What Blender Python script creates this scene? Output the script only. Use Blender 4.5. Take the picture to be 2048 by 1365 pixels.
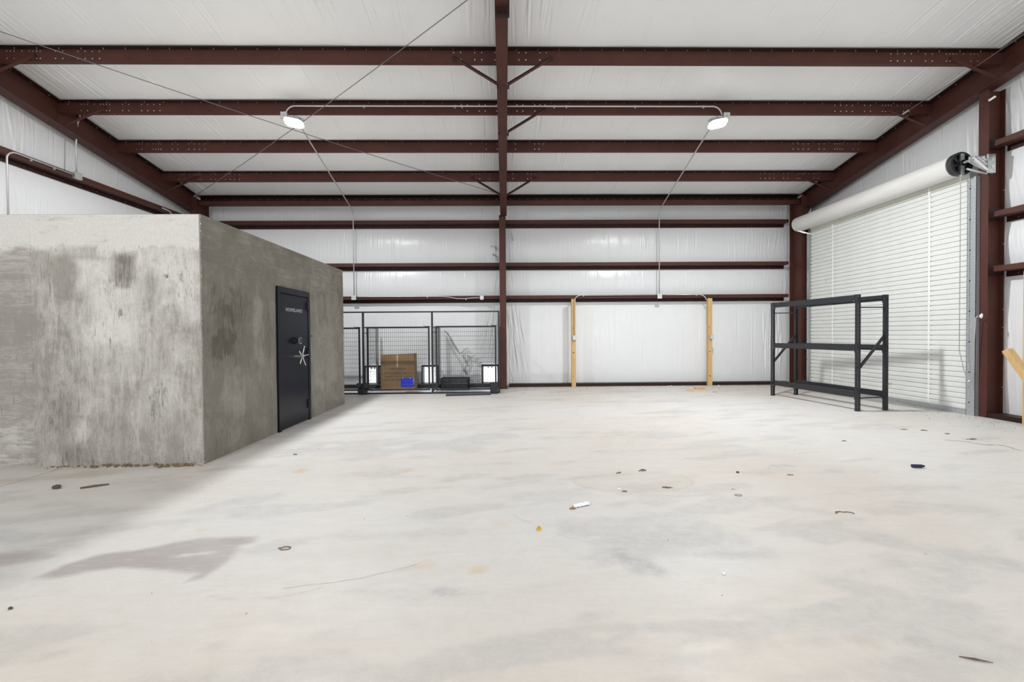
import bpy, math, random
import numpy as np
from mathutils import Vector, Matrix

for o in list(bpy.data.objects):
    bpy.data.objects.remove(o, do_unlink=True)
S = bpy.context.scene
COL = S.collection

# ------------------------------------------------------------------ camera
cam_d = bpy.data.cameras.new('camera')
cam = bpy.data.objects.new('camera', cam_d); COL.objects.link(cam)
cam_d.sensor_fit = 'HORIZONTAL'; cam_d.sensor_width = 36.0
cam_d.lens = 871.9 / 2048 * 36.0
cam_d.clip_start = 0.05; cam_d.clip_end = 200
_F = Vector((0.01623956, 0.99976249, -0.01453383))
_R = Vector((0.99983969, -0.01634702, -0.00730592))
_U = Vector((0.00754177, 0.01441285, 0.99986769))
m = Matrix((( _R[0], _U[0], -_F[0], 0), (_R[1], _U[1], -_F[1], 0), (_R[2], _U[2], -_F[2], 1.3), (0, 0, 0, 1)))
cam.matrix_world = m
S.camera = cam

# ------------------------------------------------------------------ world (daylight through the open end behind the camera)
w = bpy.data.worlds.new('world'); S.world = w; w.use_nodes = True
bg = w.node_tree.nodes['Background']
bg.inputs[0].default_value = (0.96, 0.98, 1.0, 1); bg.inputs[1].default_value = 1.6

# ------------------------------------------------------------------ exposure
S.view_settings.view_transform = 'Standard'
S.view_settings.look = 'None'
S.view_settings.gamma = 1.0
S.view_settings.use_curve_mapping = False
S.view_settings.exposure = 0.41
LAMP_W = 178.0          # watts of each high lamp
REAR_W = 45.0

# ------------------------------------------------------------------ room numbers (metres)
D = 11.017; RA = 4.563; MM = 0.1691
def roof(y): return RA + MM * (D - max(y, -3.0))
YF = -9.0               # open end of the hall behind the camera
PY = [6.281, 7.351, 8.423, 9.501]
GZ = [2.269, 3.082, 4.131]
XR_IN, XR_F = 7.30, 7.51
XL_IN, XL_F = -7.38, -7.59
rnd = random.Random(7)
rs = np.random.RandomState(11)

# ------------------------------------------------------------------ helpers
def tag(o, label=None, cat=None, group=None, kind=None):
    if label: o['label'] = label
    if cat: o['category'] = cat
    if group: o['group'] = group
    if kind: o['kind'] = kind
    return o

def thing(name, label, cat, loc=(0, 0, 0), group=None, kind=None):
    o = bpy.data.objects.new(name, None); COL.objects.link(o)
    o.location = loc; o.empty_display_size = 0.1
    return tag(o, label, cat, group, kind)

class MB:
    def __init__(s): s.v = []; s.f = []
    def quad(s, a, b, c, d):
        n = len(s.v); s.v += [tuple(a), tuple(b), tuple(c), tuple(d)]; s.f.append((n, n+1, n+2, n+3)); return s
    def hexa(s, P):   # 8 corners: bottom ring 0-3, top ring 4-7 (ccw from above)
        n = len(s.v); s.v += [tuple(p) for p in P]
        for f in ((3,2,1,0), (4,5,6,7), (0,1,5,4), (1,2,6,5), (2,3,7,6), (3,0,4,7)):
            s.f.append(tuple(n+i for i in f))
        return s
    def box(s, x0, x1, y0, y1, z0, z1):
        return s.hexa([(x0,y0,z0),(x1,y0,z0),(x1,y1,z0),(x0,y1,z0),(x0,y0,z1),(x1,y0,z1),(x1,y1,z1),(x0,y1,z1)])
    def bar(s, a, b, w, h, up=(0,0,1)):     # rectangular bar from a to b
        a = Vector(a); b = Vector(b); d = (b-a).normalized(); u = Vector(up)
        r = d.cross(u)
        if r.length < 1e-4: r = d.cross(Vector((0,1,0)))
        r.normalize(); u = r.cross(d)
        P = []
        for q in (a, b):
            P += [q - r*w/2 - u*h/2, q + r*w/2 - u*h/2, q + r*w/2 + u*h/2, q - r*w/2 + u*h/2]
        return s.hexa(P)
    def tube(s, pts, r, n=8, cap=True):
        pts = [Vector(p) for p in pts]; N = len(pts); base = len(s.v)
        if hasattr(r, '__len__'): rr = list(r)
        else: rr = [r]*N
        ref = None
        for i, p in enumerate(pts):
            t = (pts[min(i+1, N-1)] - pts[max(i-1, 0)]).normalized()
            if ref is None:
                ref = t.cross(Vector((0,0,1)))
                if ref.length < 1e-3: ref = t.cross(Vector((1,0,0)))
            ref = (ref - t*ref.dot(t)).normalized(); bi = t.cross(ref)
            for k in range(n):
                a = 2*math.pi*k/n
                s.v.append(tuple(p + ref*math.cos(a)*rr[i] + bi*math.sin(a)*rr[i]))
        for i in range(N-1):
            for k in range(n):
                k2 = (k+1) % n
                s.f.append((base+i*n+k, base+i*n+k2, base+(i+1)*n+k2, base+(i+1)*n+k))
        if cap:
            s.f.append(tuple(base+k for k in range(n))[::-1]); s.f.append(tuple(base+(N-1)*n+k for k in range(n)))
        return s
    def cyl(s, a, b, r, n=20, r2=None):
        return s.tube([a, b], [r, r if r2 is None else r2], n)
    def prism(s, poly, mat, h):   # poly in local xy, extruded along local z by h, matrix mat
        n = len(s.v); k = len(poly)
        for z in (0, h):
            for x, y in poly: s.v.append(tuple(mat @ Vector((x, y, z))))
        s.f.append(tuple(n+i for i in range(k))[::-1]); s.f.append(tuple(n+k+i for i in range(k)))
        for i in range(k): j = (i+1) % k; s.f.append((n+i, n+j, n+k+j, n+k+i))
        return s
    def blob(s, c, rx, ry, rz, seed=0, rough=.25, nu=9, nv=6):
        q = random.Random(seed); n = len(s.v)
        for j in range(nv+1):
            th = math.pi*j/nv
            for i in range(nu):
                ph = 2*math.pi*i/nu; k = 1 + q.uniform(-rough, rough)
                s.v.append((c[0]+rx*k*math.sin(th)*math.cos(ph), c[1]+ry*k*math.sin(th)*math.sin(ph), max(c[2]+rz*k*math.cos(th), 0.0006)))
        for j in range(nv):
            for i in range(nu):
                i2 = (i+1) % nu; s.f.append((n+j*nu+i, n+(j+1)*nu+i, n+(j+1)*nu+i2, n+j*nu+i2))
        return s
    def mesh(s, name, smooth=False):
        me = bpy.data.meshes.new(name); me.from_pydata(s.v, [], s.f); me.update()
        if smooth: me.shade_smooth()
        return me
    def build(s, name, mat, parent=None, smooth=False, bevel=0, world=True):
        me = s.mesh(name, smooth); me.materials.append(mat)
        o = bpy.data.objects.new(name, me); COL.objects.link(o)
        if parent is not None:
            o.parent = parent
            if world:   # vertices were given in world coordinates
                L = Vector((0,0,0)); q = parent
                while q is not None: L += Vector(q.location); q = q.parent
                me.transform(Matrix.Translation(-L))
        else:
            # origin to the base centre
            xs = [v for v in s.v]; c = Vector((sum(v[0] for v in xs)/len(xs), sum(v[1] for v in xs)/len(xs), min(v[2] for v in xs)))
            me.transform(Matrix.Translation(-c)); o.location = c
        if bevel:
            b = o.modifiers.new('bevel', 'BEVEL'); b.width = bevel; b.segments = 2; b.limit_method = 'ANGLE'; b.angle_limit = 0.7
        return o

def arc(c, a0, a1, r, ax, ay, n=8):
    c = Vector(c); ax = Vector(ax); ay = Vector(ay)
    return [c + ax*r*math.cos(a0+(a1-a0)*i/n) + ay*r*math.sin(a0+(a1-a0)*i/n) for i in range(n+1)]

# ------------------------------------------------------------------ materials
def new_mat(name):
    mt = bpy.data.materials.new(name); mt.use_nodes = True
    nt = mt.node_tree; b = nt.nodes['Principled BSDF']
    return mt, nt, b
def noise(nt, scale, detail=4, rough=.55, vec=None, sc=(1,1,1), dist=0):
    n = nt.nodes.new('ShaderNodeTexNoise'); n.inputs['Scale'].default_value = scale
    n.inputs['Detail'].default_value = detail; n.inputs['Roughness'].default_value = rough; n.inputs['Distortion'].default_value = dist
    tc = nt.nodes.new('ShaderNodeTexCoord'); mp = nt.nodes.new('ShaderNodeMapping'); mp.inputs['Scale'].default_value = sc
    nt.links.new(tc.outputs['Object'], mp.inputs[0]); nt.links.new(mp.outputs[0], n.inputs['Vector'])
    return n.outputs['Fac']
def ramp(nt, fac, stops):
    r = nt.nodes.new('ShaderNodeValToRGB'); e = r.color_ramp.elements
    while len(e) > 1: e.remove(e[-1])
    e[0].position = stops[0][0]; e[0].color = (*stops[0][1], 1)
    for p, c in stops[1:]:
        x = e.new(p); x.color = (*c, 1)
    nt.links.new(fac, r.inputs[0]); return r.outputs[0]
def fr(nt, fac, a, b, lo=0., hi=1.):
    r = nt.nodes.new('ShaderNodeMapRange'); r.inputs[1].default_value = a; r.inputs[2].default_value = b
    r.inputs[3].default_value = lo; r.inputs[4].default_value = hi; nt.links.new(fac, r.inputs[0]); return r.outputs[0]
def mix(nt, fac, a, b, mode='MIX'):
    n = nt.nodes.new('ShaderNodeMix'); n.data_type = 'RGBA'; n.blend_type = mode
    for s_, v in ((n.inputs['Factor'], fac), (n.inputs['A'], a), (n.inputs['B'], b)):
        if isinstance(v, tuple): s_.default_value = (*v, 1)
        elif isinstance(v, (int, float)): s_.default_value = v
        else: nt.links.new(v, s_)
    return n.outputs['Result']
def mul(nt, a, b):
    n = nt.nodes.new('ShaderNodeMath'); n.operation = 'MULTIPLY'
    for i, v in enumerate((a, b)):
        if isinstance(v, (int, float)): n.inputs[i].default_value = v
        else: nt.links.new(v, n.inputs[i])
    return n.outputs[0]
def attr(nt, name):
    n = nt.nodes.new('ShaderNodeAttribute'); n.attribute_name = name; return n.outputs['Fac']
def bump(nt, b, h, strength=.3, dist=.01):
    n = nt.nodes.new('ShaderNodeBump'); n.inputs['Strength'].default_value = strength; n.inputs['Distance'].default_value = dist
    nt.links.new(h, n.inputs['Height']); nt.links.new(n.outputs[0], b.inputs['Normal'])
def simple(name, c, rough=.5, metal=0., var=.12, scale=6, bmp=0., spec=.5, sc=(1,1,1)):
    mt, nt, b = new_mat(name)
    n = noise(nt, scale, 5, .6, sc=sc)
    lo = tuple(x*(1-var) for x in c); hi = tuple(min(1, x*(1+var)) for x in c)
    nt.links.new(ramp(nt, n, [(.3, lo), (.7, hi)]), b.inputs['Base Color'])
    b.inputs['Roughness'].default_value = rough; b.inputs['Metallic'].default_value = metal
    b.inputs['Specular IOR Level'].default_value = spec
    if bmp: bump(nt, b, noise(nt, scale*12, 3), bmp, .002)
    return mt

M = {}
def steel_mat(name, c):
    mt, nt, b = new_mat(name)
    n1 = noise(nt, 1.3, 6, .7); n2 = noise(nt, 22, 4, .7); n3 = noise(nt, 5, 8, .8, sc=(1,1,4))
    c1 = ramp(nt, n1, [(.3, tuple(x*.8 for x in c)), (.7, tuple(x*1.25 for x in c))])
    sp = fr(nt, n3, .68, .74)
    c2 = mix(nt, mul(nt, sp, .35), c1, (c[0]*1.9, c[1]*2.3, c[2]*2.4))
    nt.links.new(c2, b.inputs['Base Color'])
    nt.links.new(fr(nt, n2, .3, .7, .42, .6), b.inputs['Roughness'])
    b.inputs['Specular IOR Level'].default_value = .3
    return mt
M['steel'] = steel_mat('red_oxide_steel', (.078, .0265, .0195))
M['steel_dark_shade'] = steel_mat('red_oxide_steel_dark_shade', (.024, .0095, .008))  # darker copy of the steel, shade of undersides and recesses in its colour

def film_mat(name, sc, rg=.36, c=(.82, .83, .84)):
    mt, nt, b = new_mat(name)
    n1 = noise(nt, .7, 4, .6)
    nt.links.new(ramp(nt, n1, [(.3, tuple(x*.95 for x in c)), (.7, c)]), b.inputs['Base Color'])
    b.inputs['Roughness'].default_value = rg; b.inputs['Specular IOR Level'].default_value = .55
    f1 = noise(nt, 1, 5, .6, sc=sc)
    bump(nt, b, f1, .35, .012)
    return mt
M['film_ceiling'] = film_mat('white_vinyl_facing_ceiling', (16, .5, .5), .36, (.93, .94, .945))
M['film_back'] = film_mat('white_vinyl_facing_back', (18, 1, .8), .25)
M['film_side'] = film_mat('white_vinyl_facing_side', (1, 16, .8))
M['galv'] = simple('galvanised_steel', (.52, .55, .57), .38, .65, .2, 40)
M['galv_pale'] = simple('galvanised_conduit', (.58, .58, .57), .4, .5, .08, 10)
M['zinc'] = simple('zinc_plated_bracket', (.62, .66, .66), .3, .75, .2, 30)
M['box_white'] = simple('pale_outlet_box', (.66, .67, .68), .45, .2, .05)
M['black'] = simple('black_painted_steel', (.012, .0125, .015), .45, 0, .2, 12)
M['shelf'] = simple('charcoal_rack_paint', (.022, .0235, .028), .42, .1, .25, 30)
M['wheel'] = simple('black_plastic_wheel', (.03, .032, .034), .45)
M['door_white'] = simple('white_painted_curtain', (.76, .775, .745), .38, 0, .03, 3)
M['roll_white'] = simple('white_door_roll', (.74, .735, .705), .42, 0, .06, 5, 0, .5, (1, .3, 1))
M['strip'] = simple('white_retainer_strip', (.88, .88, .87), .4, 0, .02)
M['header'] = simple('door_header_cream', (.66, .67, .6), .45, 0, .05)
M['rod'] = simple('steel_cable', (.2, .19, .185), .4, .6, .1)
M['bolt'] = simple('zinc_bolt', (.5, .48, .46), .4, .7, .1)
M['dark_rubber'] = simple('dark_rubber', (.02, .02, .022), .7)
M['blue'] = simple('bright_blue_plastic', (.005, .03, .75), .4, 0, .05)
M['yellow'] = simple('yellow_plastic', (.72, .42, .02), .45, 0, .25, 60)
M['navy'] = simple('navy_plastic', (.012, .016, .06), .5)
M['paper'] = simple('white_plastic_scrap', (.82, .84, .87), .5, 0, .05)
M['rust'] = simple('rusty_brown_flake', (.38, .18, .09), .8)
M['leaf'] = simple('dry_brown_leaf', (.2, .14, .08), .85, 0, .3, 80)
M['twig'] = simple('dark_twig', (.13, .085, .06), .85, 0, .3, 80)
M['dirt'] = simple('dark_dirt_crumb', (.1, .08, .065), .9, 0, .4, 60)
M['stone'] = simple('grey_grit', (.4, .36, .31), .9, 0, .3, 60)
M['wire'] = simple('gate_wire', (.1, .1, .11), .4, .5, .1)
M['grey_film'] = simple('grey_torn_insulation', (.42, .42, .41), .8, 0, .35, 40, .5)
M['lumber_cut'] = simple('cut_lumber_end', (.66, .5, .28), .7, 0, .1)
M['silver'] = simple('brushed_chrome', (.75, .75, .74), .22, .8, .05)
M['letters'] = simple('silver_lettering', (.42, .42, .45), .4, .3, .03)
M['brick_tan'] = simple('tan_block', (.62, .4, .24), .8, 0, .2, 40)
M['faint'] = simple('faint_crack_dust', (.40, .385, .36), .9, 0, .1, 60)
M['gap'] = simple('dark_joint_dirt', (.26, .22, .18), .9, 0, .3, 60)

mt, nt, b = new_mat('safe_door_enamel')
n1 = noise(nt, 3, 3)
nt.links.new(ramp(nt, n1, [(.3, (.008, .009, .015)), (.7, (.011, .0125, .022))]), b.inputs['Base Color'])
b.inputs['Roughness'].default_value = .3; b.inputs['Specular IOR Level'].default_value = .22
M['safe'] = mt

def emit(name, c, s):
    mt, nt, b = new_mat(name)
    b.inputs['Base Color'].default_value = (*c, 1); b.inputs['Emission Color'].default_value = (*c, 1); b.inputs['Emission Strength'].default_value = s
    return mt
M['lens'] = emit('lamp_lens', (.97, .98, 1), 22)
M['flap'] = emit('daylit_flap', (.95, .97, 1), 1.15)

# lumber
mt, nt, b = new_mat('pine_lumber')
n1 = noise(nt, 1, 6, .6, sc=(60, 60, 1.6), dist=1.2); n2 = noise(nt, 2.2, 3)
c1 = ramp(nt, n1, [(.3, (.50, .30, .11)), (.55, (.66, .44, .20)), (.75, (.72, .53, .29))])
nt.links.new(mix(nt, mul(nt, fr(nt, n2, .62, .72), .4), c1, (.33, .17, .06)), b.inputs['Base Color'])
b.inputs['Roughness'].default_value = .7
M['lumber'] = mt

# cardboard
mt, nt, b = new_mat('corrugated_cardboard')
n1 = noise(nt, 3, 6, .7); n2 = noise(nt, 1, 3, .5, sc=(120, 120, 1))
c1 = ramp(nt, n1, [(.3, (.22, .13, .055)), (.7, (.33, .205, .09))])
nt.links.new(mix(nt, mul(nt, n2, .25), c1, (.2, .12, .05)), b.inputs['Base Color']); b.inputs['Roughness'].default_value = .85
M['card'] = mt
M['card_print'] = simple('cardboard_dark_print', (.12, .095, .05), .85, 0, .3, 30)
M['card_pale'] = simple('carton_tape', (.55, .45, .3), .5, 0, .1)

# concrete of the vault: attribute 'light' = pale smear, 'dark' = bare grey patches
def vault_mat(name, base, pale, dark):
    mt, nt, b = new_mat(name)
    def madd(*terms):      # sum of (socket, gain) pairs, noises centred on .5
        out = None
        for so, g, c0 in terms:
            n = nt.nodes.new('ShaderNodeMath'); n.operation = 'MULTIPLY_ADD'
            nt.links.new(so, n.inputs[0]); n.inputs[1].default_value = g
            if out is None: n.inputs[2].default_value = -c0*g
            else:
                k = nt.nodes.new('ShaderNodeMath'); k.operation = 'ADD'; nt.links.new(out, k.inputs[0]); k.inputs[1].default_value = -c0*g
                nt.links.new(k.outputs[0], n.inputs[2])
            out = n.outputs[0]
        return out
    st = noise(nt, 1, 10, .74, sc=(9, 9, 1.6), dist=.9)
    st2 = noise(nt, 1, 10, .78, sc=(38, 38, 6), dist=.7)
    hz = noise(nt, 1, 10, .78, sc=(3, 3, 26), dist=.8)
    bl = noise(nt, 2.6, 10, .7, dist=.6); fine = noise(nt, 75, 8, .8); scr = noise(nt, 1, 7, .75, sc=(60, 60, 5.5), dist=.5)
    pits = noise(nt, 26, 5, .7)
    a_l, a_d, a_h = attr(nt, 'light'), attr(nt, 'dark'), attr(nt, 'horiz')
    h1 = nt.nodes.new('ShaderNodeMix'); nt.links.new(a_h, h1.inputs[0]); nt.links.new(st, h1.inputs[2]); nt.links.new(hz, h1.inputs[3]); stx = h1.outputs[0]
    h2 = nt.nodes.new('ShaderNodeMix'); nt.links.new(a_h, h2.inputs[0]); nt.links.new(st2, h2.inputs[2]); nt.links.new(hz, h2.inputs[3]); stx2 = h2.outputs[0]
    c0 = ramp(nt, bl, [(.3, tuple(x*.84 for x in base)), (.7, tuple(x*1.14 for x in base))])
    L = madd((a_l, 1.0, 0), (stx, 1.5, .5), (bl, 1.3, .5), (stx2, 1.1, .5))
    c1 = mix(nt, fr(nt, L, .1, .85), c0, pale)
    Dk = madd((a_d, 1.0, 0), (stx2, 3.0, .5), (bl, 1.6, .5), (stx, 1.2, .5))
    c2 = mix(nt, fr(nt, Dk, .38, .85, 0, .85), c1, dark)
    Sc = madd((scr, 1.0, 0), (a_d, .10, .1), (a_l, -.03, 0))
    c2 = mix(nt, fr(nt, Sc, .575, .65, 0, .7), c2, dark)
    c2 = mix(nt, fr(nt, pits, .69, .74, 0, .6), c2, tuple(x*.8 for x in dark))
    c3 = mix(nt, fr(nt, fine, .35, .65, 0, .28), c2, tuple(x*.7 for x in base))
    nt.links.new(c3, b.inputs['Base Color']); b.inputs['Roughness'].default_value = .88; b.inputs['Specular IOR Level'].default_value = .2
    bump(nt, b, madd((stx2, 1.0, 0), (fine, .7, 0), (pits, -.6, 0)), .6, .005)
    return mt
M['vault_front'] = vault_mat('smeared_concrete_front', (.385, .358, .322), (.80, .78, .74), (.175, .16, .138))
M['vault_side_shaded'] = vault_mat('smeared_concrete_side_shaded', (.235, .217, .183), (.40, .378, .33), (.10, .093, .075))  # same plaster as the front, with the side's shade put into its colours

# floor slab
mt, nt, b = new_mat('trowelled_concrete_slab')
n1 = noise(nt, .38, 5, .55, dist=.4); n2 = noise(nt, 2.2, 10, .72, sc=(1, 2.0, 1), dist=.5); n3 = noise(nt, 1, 10, .78, sc=(2.5, 9, 1), dist=.6); n4 = noise(nt, 45, 6, .7)
c = ramp(nt, n1, [(.35, (.56, .525, .485)), (.5, (.60, .58, .55)), (.65, (.585, .58, .565))])
c = mix(nt, fr(nt, n2, .46, .72, 0, .26), c, (.455, .445, .43))
c = mix(nt, fr(nt, n3, .46, .72, 0, .34), c, (.68, .665, .64))
c = mix(nt, fr(nt, n4, .45, .75, 0, .16), c, (.44, .40, .36))
n6 = noise(nt, 9, 10, .82, sc=(1, 1.4, 1), dist=.3); n7 = noise(nt, 1, 9, .8, sc=(3.5, 42, 1), dist=.2)
c = mix(nt, fr(nt, n6, .52, .70, 0, .26), c, (.47, .45, .42))
c = mix(nt, fr(nt, n6, .30, .46, .22, 0), c, (.70, .685, .655))
c = mix(nt, fr(nt, n7, .54, .70, 0, .20), c, (.48, .465, .445))
c = mix(nt, attr(nt, 'warm'), c, (.58, .42, .27))
c = mix(nt, mul(nt, attr(nt, 'cool'), fr(nt, n6, .34, .58, .5, 1.7)), c, (.33, .33, .335))
n5 = noise(nt, 1, 10, .8, sc=(5, 26, 1), dist=.4)
c = mix(nt, fr(nt, n5, .50, .72, 0, .30), c, (.47, .455, .435))
c = mix(nt, fr(nt, n5, .28, .42, .25, 0), c, (.70, .69, .67))
c = mix(nt, mul(nt, attr(nt, 'wet'), fr(nt, n5, .30, .48, .45, 1)), c, (.335, .30, .285))
c = mix(nt, attr(nt, 'dirt'), c, (.42, .33, .23))
nt.links.new(c, b.inputs['Base Color'])
nt.links.new(fr(nt, n2, .3, .7, .42, .62), b.inputs['Roughness']); b.inputs['Specular IOR Level'].default_value = .35
bump(nt, b, n4, .12, .002)
M['floor'] = mt

# ------------------------------------------------------------------ numpy noise & grids
def vnoise(x, y, scale, seed=0, octaves=4):
    out = np.zeros_like(x); amp = 1.; tot = 0.
    for k in range(octaves):
        g = np.random.RandomState(seed*17+k).rand(256, 256)
        X = x*scale + 37.3*k; Y = y*scale + 11.7*k
        xi = np.floor(X).astype(int); yi = np.floor(Y).astype(int); fx = X-xi; fy = Y-yi
        fx = fx*fx*(3-2*fx); fy = fy*fy*(3-2*fy)
        a = g[xi % 256, yi % 256]; b_ = g[(xi+1) % 256, yi % 256]; c_ = g[xi % 256, (yi+1) % 256]; d_ = g[(xi+1) % 256, (yi+1) % 256]
        out += amp*((a*(1-fx)+b_*fx)*(1-fy)+(c_*(1-fx)+d_*fx)*fy); tot += amp; amp *= .5; scale *= 2
    return out/tot
def polymask(x, y, poly, soft=.05, wob=.06, seed=1):
    p = np.array(poly); lo = p.min(0)-.4; hi = p.max(0)+.4
    out = np.zeros_like(x); W = (x > lo[0]) & (x < hi[0]) & (y > lo[1]) & (y < hi[1])
    px = x[W] + (vnoise(x[W], y[W], 6, seed)-.5)*wob*2; py = y[W] + (vnoise(x[W], y[W], 6, seed+5)-.5)*wob*2
    ins = np.zeros(px.shape, bool); dist = np.full(px.shape, 9.)
    for i in range(len(p)):
        x1, y1 = p[i]; x2, y2 = p[(i+1) % len(p)]
        c_ = ((y1 > py) != (y2 > py)) & (px < (x2-x1)*(py-y1)/((y2-y1) if y2 != y1 else 1e-9)+x1)
        ins ^= c_
        dx, dy = x2-x1, y2-y1; t = np.clip(((px-x1)*dx+(py-y1)*dy)/(dx*dx+dy*dy+1e-9), 0, 1)
        dist = np.minimum(dist, np.hypot(px-x1-t*dx, py-y1-t*dy))
    sd = np.where(ins, dist, -dist)
    out[W] = np.clip(sd/soft*.5+.5, 0, 1); return out
def ell(x, y, cx, cy, rx, ry, ang=0, seed=3, wob=.5):
    c_, s_ = math.cos(ang), math.sin(ang); X = (x-cx)*c_+(y-cy)*s_; Y = -(x-cx)*s_+(y-cy)*c_
    d = (X/rx)**2+(Y/ry)**2 + (vnoise(x, y, 5/max(rx, ry)*.6, seed)-.5)*wob*2
    return np.clip(1.2-d, 0, 1)
def gridmesh(name, P, mat, attrs=None, parent=None, label=None, cat=None, kind=None, smooth=True):
    nv, nu = P.shape[:2]
    me = bpy.data.meshes.new(name)
    idx = np.arange(nu*nv).reshape(nv, nu)
    F = np.stack([idx[:-1, :-1], idx[:-1, 1:], idx[1:, 1:], idx[1:, :-1]], -1).reshape(-1, 4)
    me.vertices.add(nu*nv); me.vertices.foreach_set('co', P.reshape(-1).astype(np.float32))
    me.loops.add(F.size); me.loops.foreach_set('vertex_index', F.reshape(-1).astype(np.int32))
    me.polygons.add(len(F)); me.polygons.foreach_set('loop_start', (np.arange(len(F))*4).astype(np.int32))
    me.polygons.foreach_set('loop_total', np.full(len(F), 4, np.int32))
    me.update(calc_edges=True); me.validate()
    if smooth: me.shade_smooth()
    for k, v in (attrs or {}).items():
        a = me.attributes.new(k, 'FLOAT', 'POINT'); a.data.foreach_set('value', v.reshape(-1).astype(np.float32))
    me.materials.append(mat)
    o = bpy.data.objects.new(name, me); COL.objects.link(o)
    if parent: o.parent = parent
    return tag(o, label, cat, None, kind)

def creases(U, V, specs):
    """sum of fold profiles; specs (u0,v0,u1,v1,width,amp)."""
    H = np.zeros_like(U)
    for (u0, v0, u1, v1, w_, a) in specs:
        du, dv = u1-u0, v1-v0; L = math.hypot(du, dv)
        ul, uh = min(u0, u1)-4*w_, max(u0, u1)+4*w_; vl, vh = min(v0, v1), max(v0, v1)
        ci = np.where((U[0] > ul) & (U[0] < uh))[0]; ri = np.where((V[:, 0] > vl-1e-6) & (V[:, 0] < vh+1e-6))[0]
        if len(ci) == 0 or len(ri) == 0: continue
        sl = (slice(ri[0], ri[-1]+1), slice(ci[0], ci[-1]+1))
        u = U[sl]; v = V[sl]
        t = ((u-u0)*du+(v-v0)*dv)/(L*L); n = ((u-u0)*(-dv)+(v-v0)*du)/L
        env = np.clip(np.sin(np.pi*np.clip(t, 0, 1)), 0, 1)**.6
        H[sl] += a*env*(np.exp(-(n/w_)**2)-.55*np.exp(-((n-1.6*w_)/w_)**2))
    return H

# ------------------------------------------------------------------ floor
xs = np.concatenate([np.linspace(-7.6, 7.6, 640)]); ys = np.concatenate([np.linspace(YF, 1.2, 12)[:-1], np.linspace(1.2, 11.05, 500)])
X, Y = np.meshgrid(xs, ys)
wet_poly = [(-2.551,2.393),(-2.531,2.522),(-2.435,2.632),(-2.289,2.67),(-2.139,2.747),(-1.979,2.83),(-1.763,2.844),(-1.626,2.839),(-1.581,2.776),(-1.657,2.719),(-1.619,2.607),(-1.617,2.467),(-1.642,2.343),(-1.706,2.321),(-1.704,2.393),(-1.91,2.45),(-2.188,2.485),(-2.338,2.437),(-2.444,2.381)]
wet = polymask(X, Y, wet_poly, .025, .02, 2)*(.6+.4*vnoise(X, Y*1.5, 3, 8))
wet = np.maximum(wet, ell(X, Y, -2.95, 2.6, .3, .09, .1, 4)*.8)
wet *= 1-.75*ell(X, Y, -1.86, 2.62, .14, .02, .15, 9)
warm = np.zeros_like(X)
for (cx, cy, rx, ry, a) in [(-1.982,4.212,.09,.07,.8),(-.945,4.186,.08,.06,.6),(-2.922,4.264,.16,.06,.35),(-.161,2.393,.07,.05,.6),(-.476,2.454,.09,.05,.35),(-.04,2.97,.05,.05,.3),
                            (2.4,3.9,.12,.09,.3),(2.0,3.6,.12,.06,.28),(.55,4.35,.2,.1,.25),(-2.05,2.95,.05,.04,.3),(-1.7,2.75,.05,.03,.5),(1.7,2.2,.7,.2,.12),(3.6,2.4,.5,.3,.14),(-1.2,1.9,1.0,.35,.10),(-3.6,3.0,.08,.06,.35)]:
    warm = np.maximum(warm, a*ell(X, Y, cx, cy, rx, ry, .2, int(cx*10) % 50, .7))
warm = np.maximum(warm, .10*np.clip((vnoise(X, Y, .5, 21)-.5)*5, 0, 1))
warm = np.maximum(warm, np.clip((2.5-Y)/.9, 0, 1)*.42*vnoise(X, Y, 1.2, 44)); warm = np.maximum(warm, .16*np.clip((Y-7.5)/1.5, 0, 1)*vnoise(X, Y, .6, 45))
cool = np.zeros_like(X)
for (cx, cy, rx, ry, a, an) in [(.72,2.45,.26,.1,.42,-.9),(1.05,2.75,.5,.22,.28,.1),(1.35,2.55,.3,.1,.25,0),(2.6,2.5,.7,.12,.25,-.6),(1.9,2.1,.4,.1,.22,-.5),(3.9,2.9,.3,.06,.3,-.2),(2.1,3.2,.5,.08,.16,-.5),
                                (-.6,2.85,.5,.08,.14,.1),(.3,3.5,.4,.1,.12,.1),(2.7,4.2,.12,.05,.4,0),(.2,1.75,.5,.05,.2,0),(.9,1.9,.6,.04,.25,0),(1.75,1.75,.25,.07,.3,-.5),(-.3,2.2,.08,.05,.35,0),(4.2,3.3,.3,.07,.25,0),
                                (-3.0,2.9,.8,.1,.28,.25),(-3.4,3.2,.7,.1,.25,.25),(-2.9,2.3,.4,.12,.2,.2)]:
    cool = np.maximum(cool, a*ell(X, Y, cx, cy, rx, ry, an, int(cx*13+50) % 60, .9))
streak = vnoise(X*.9+Y*.7, Y*3.2-X*.9, 1.6, 31, 5)
cool = np.maximum(cool, np.clip((streak-.55)*1.6, 0, .2))
dirt = np.zeros_like(X)
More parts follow.
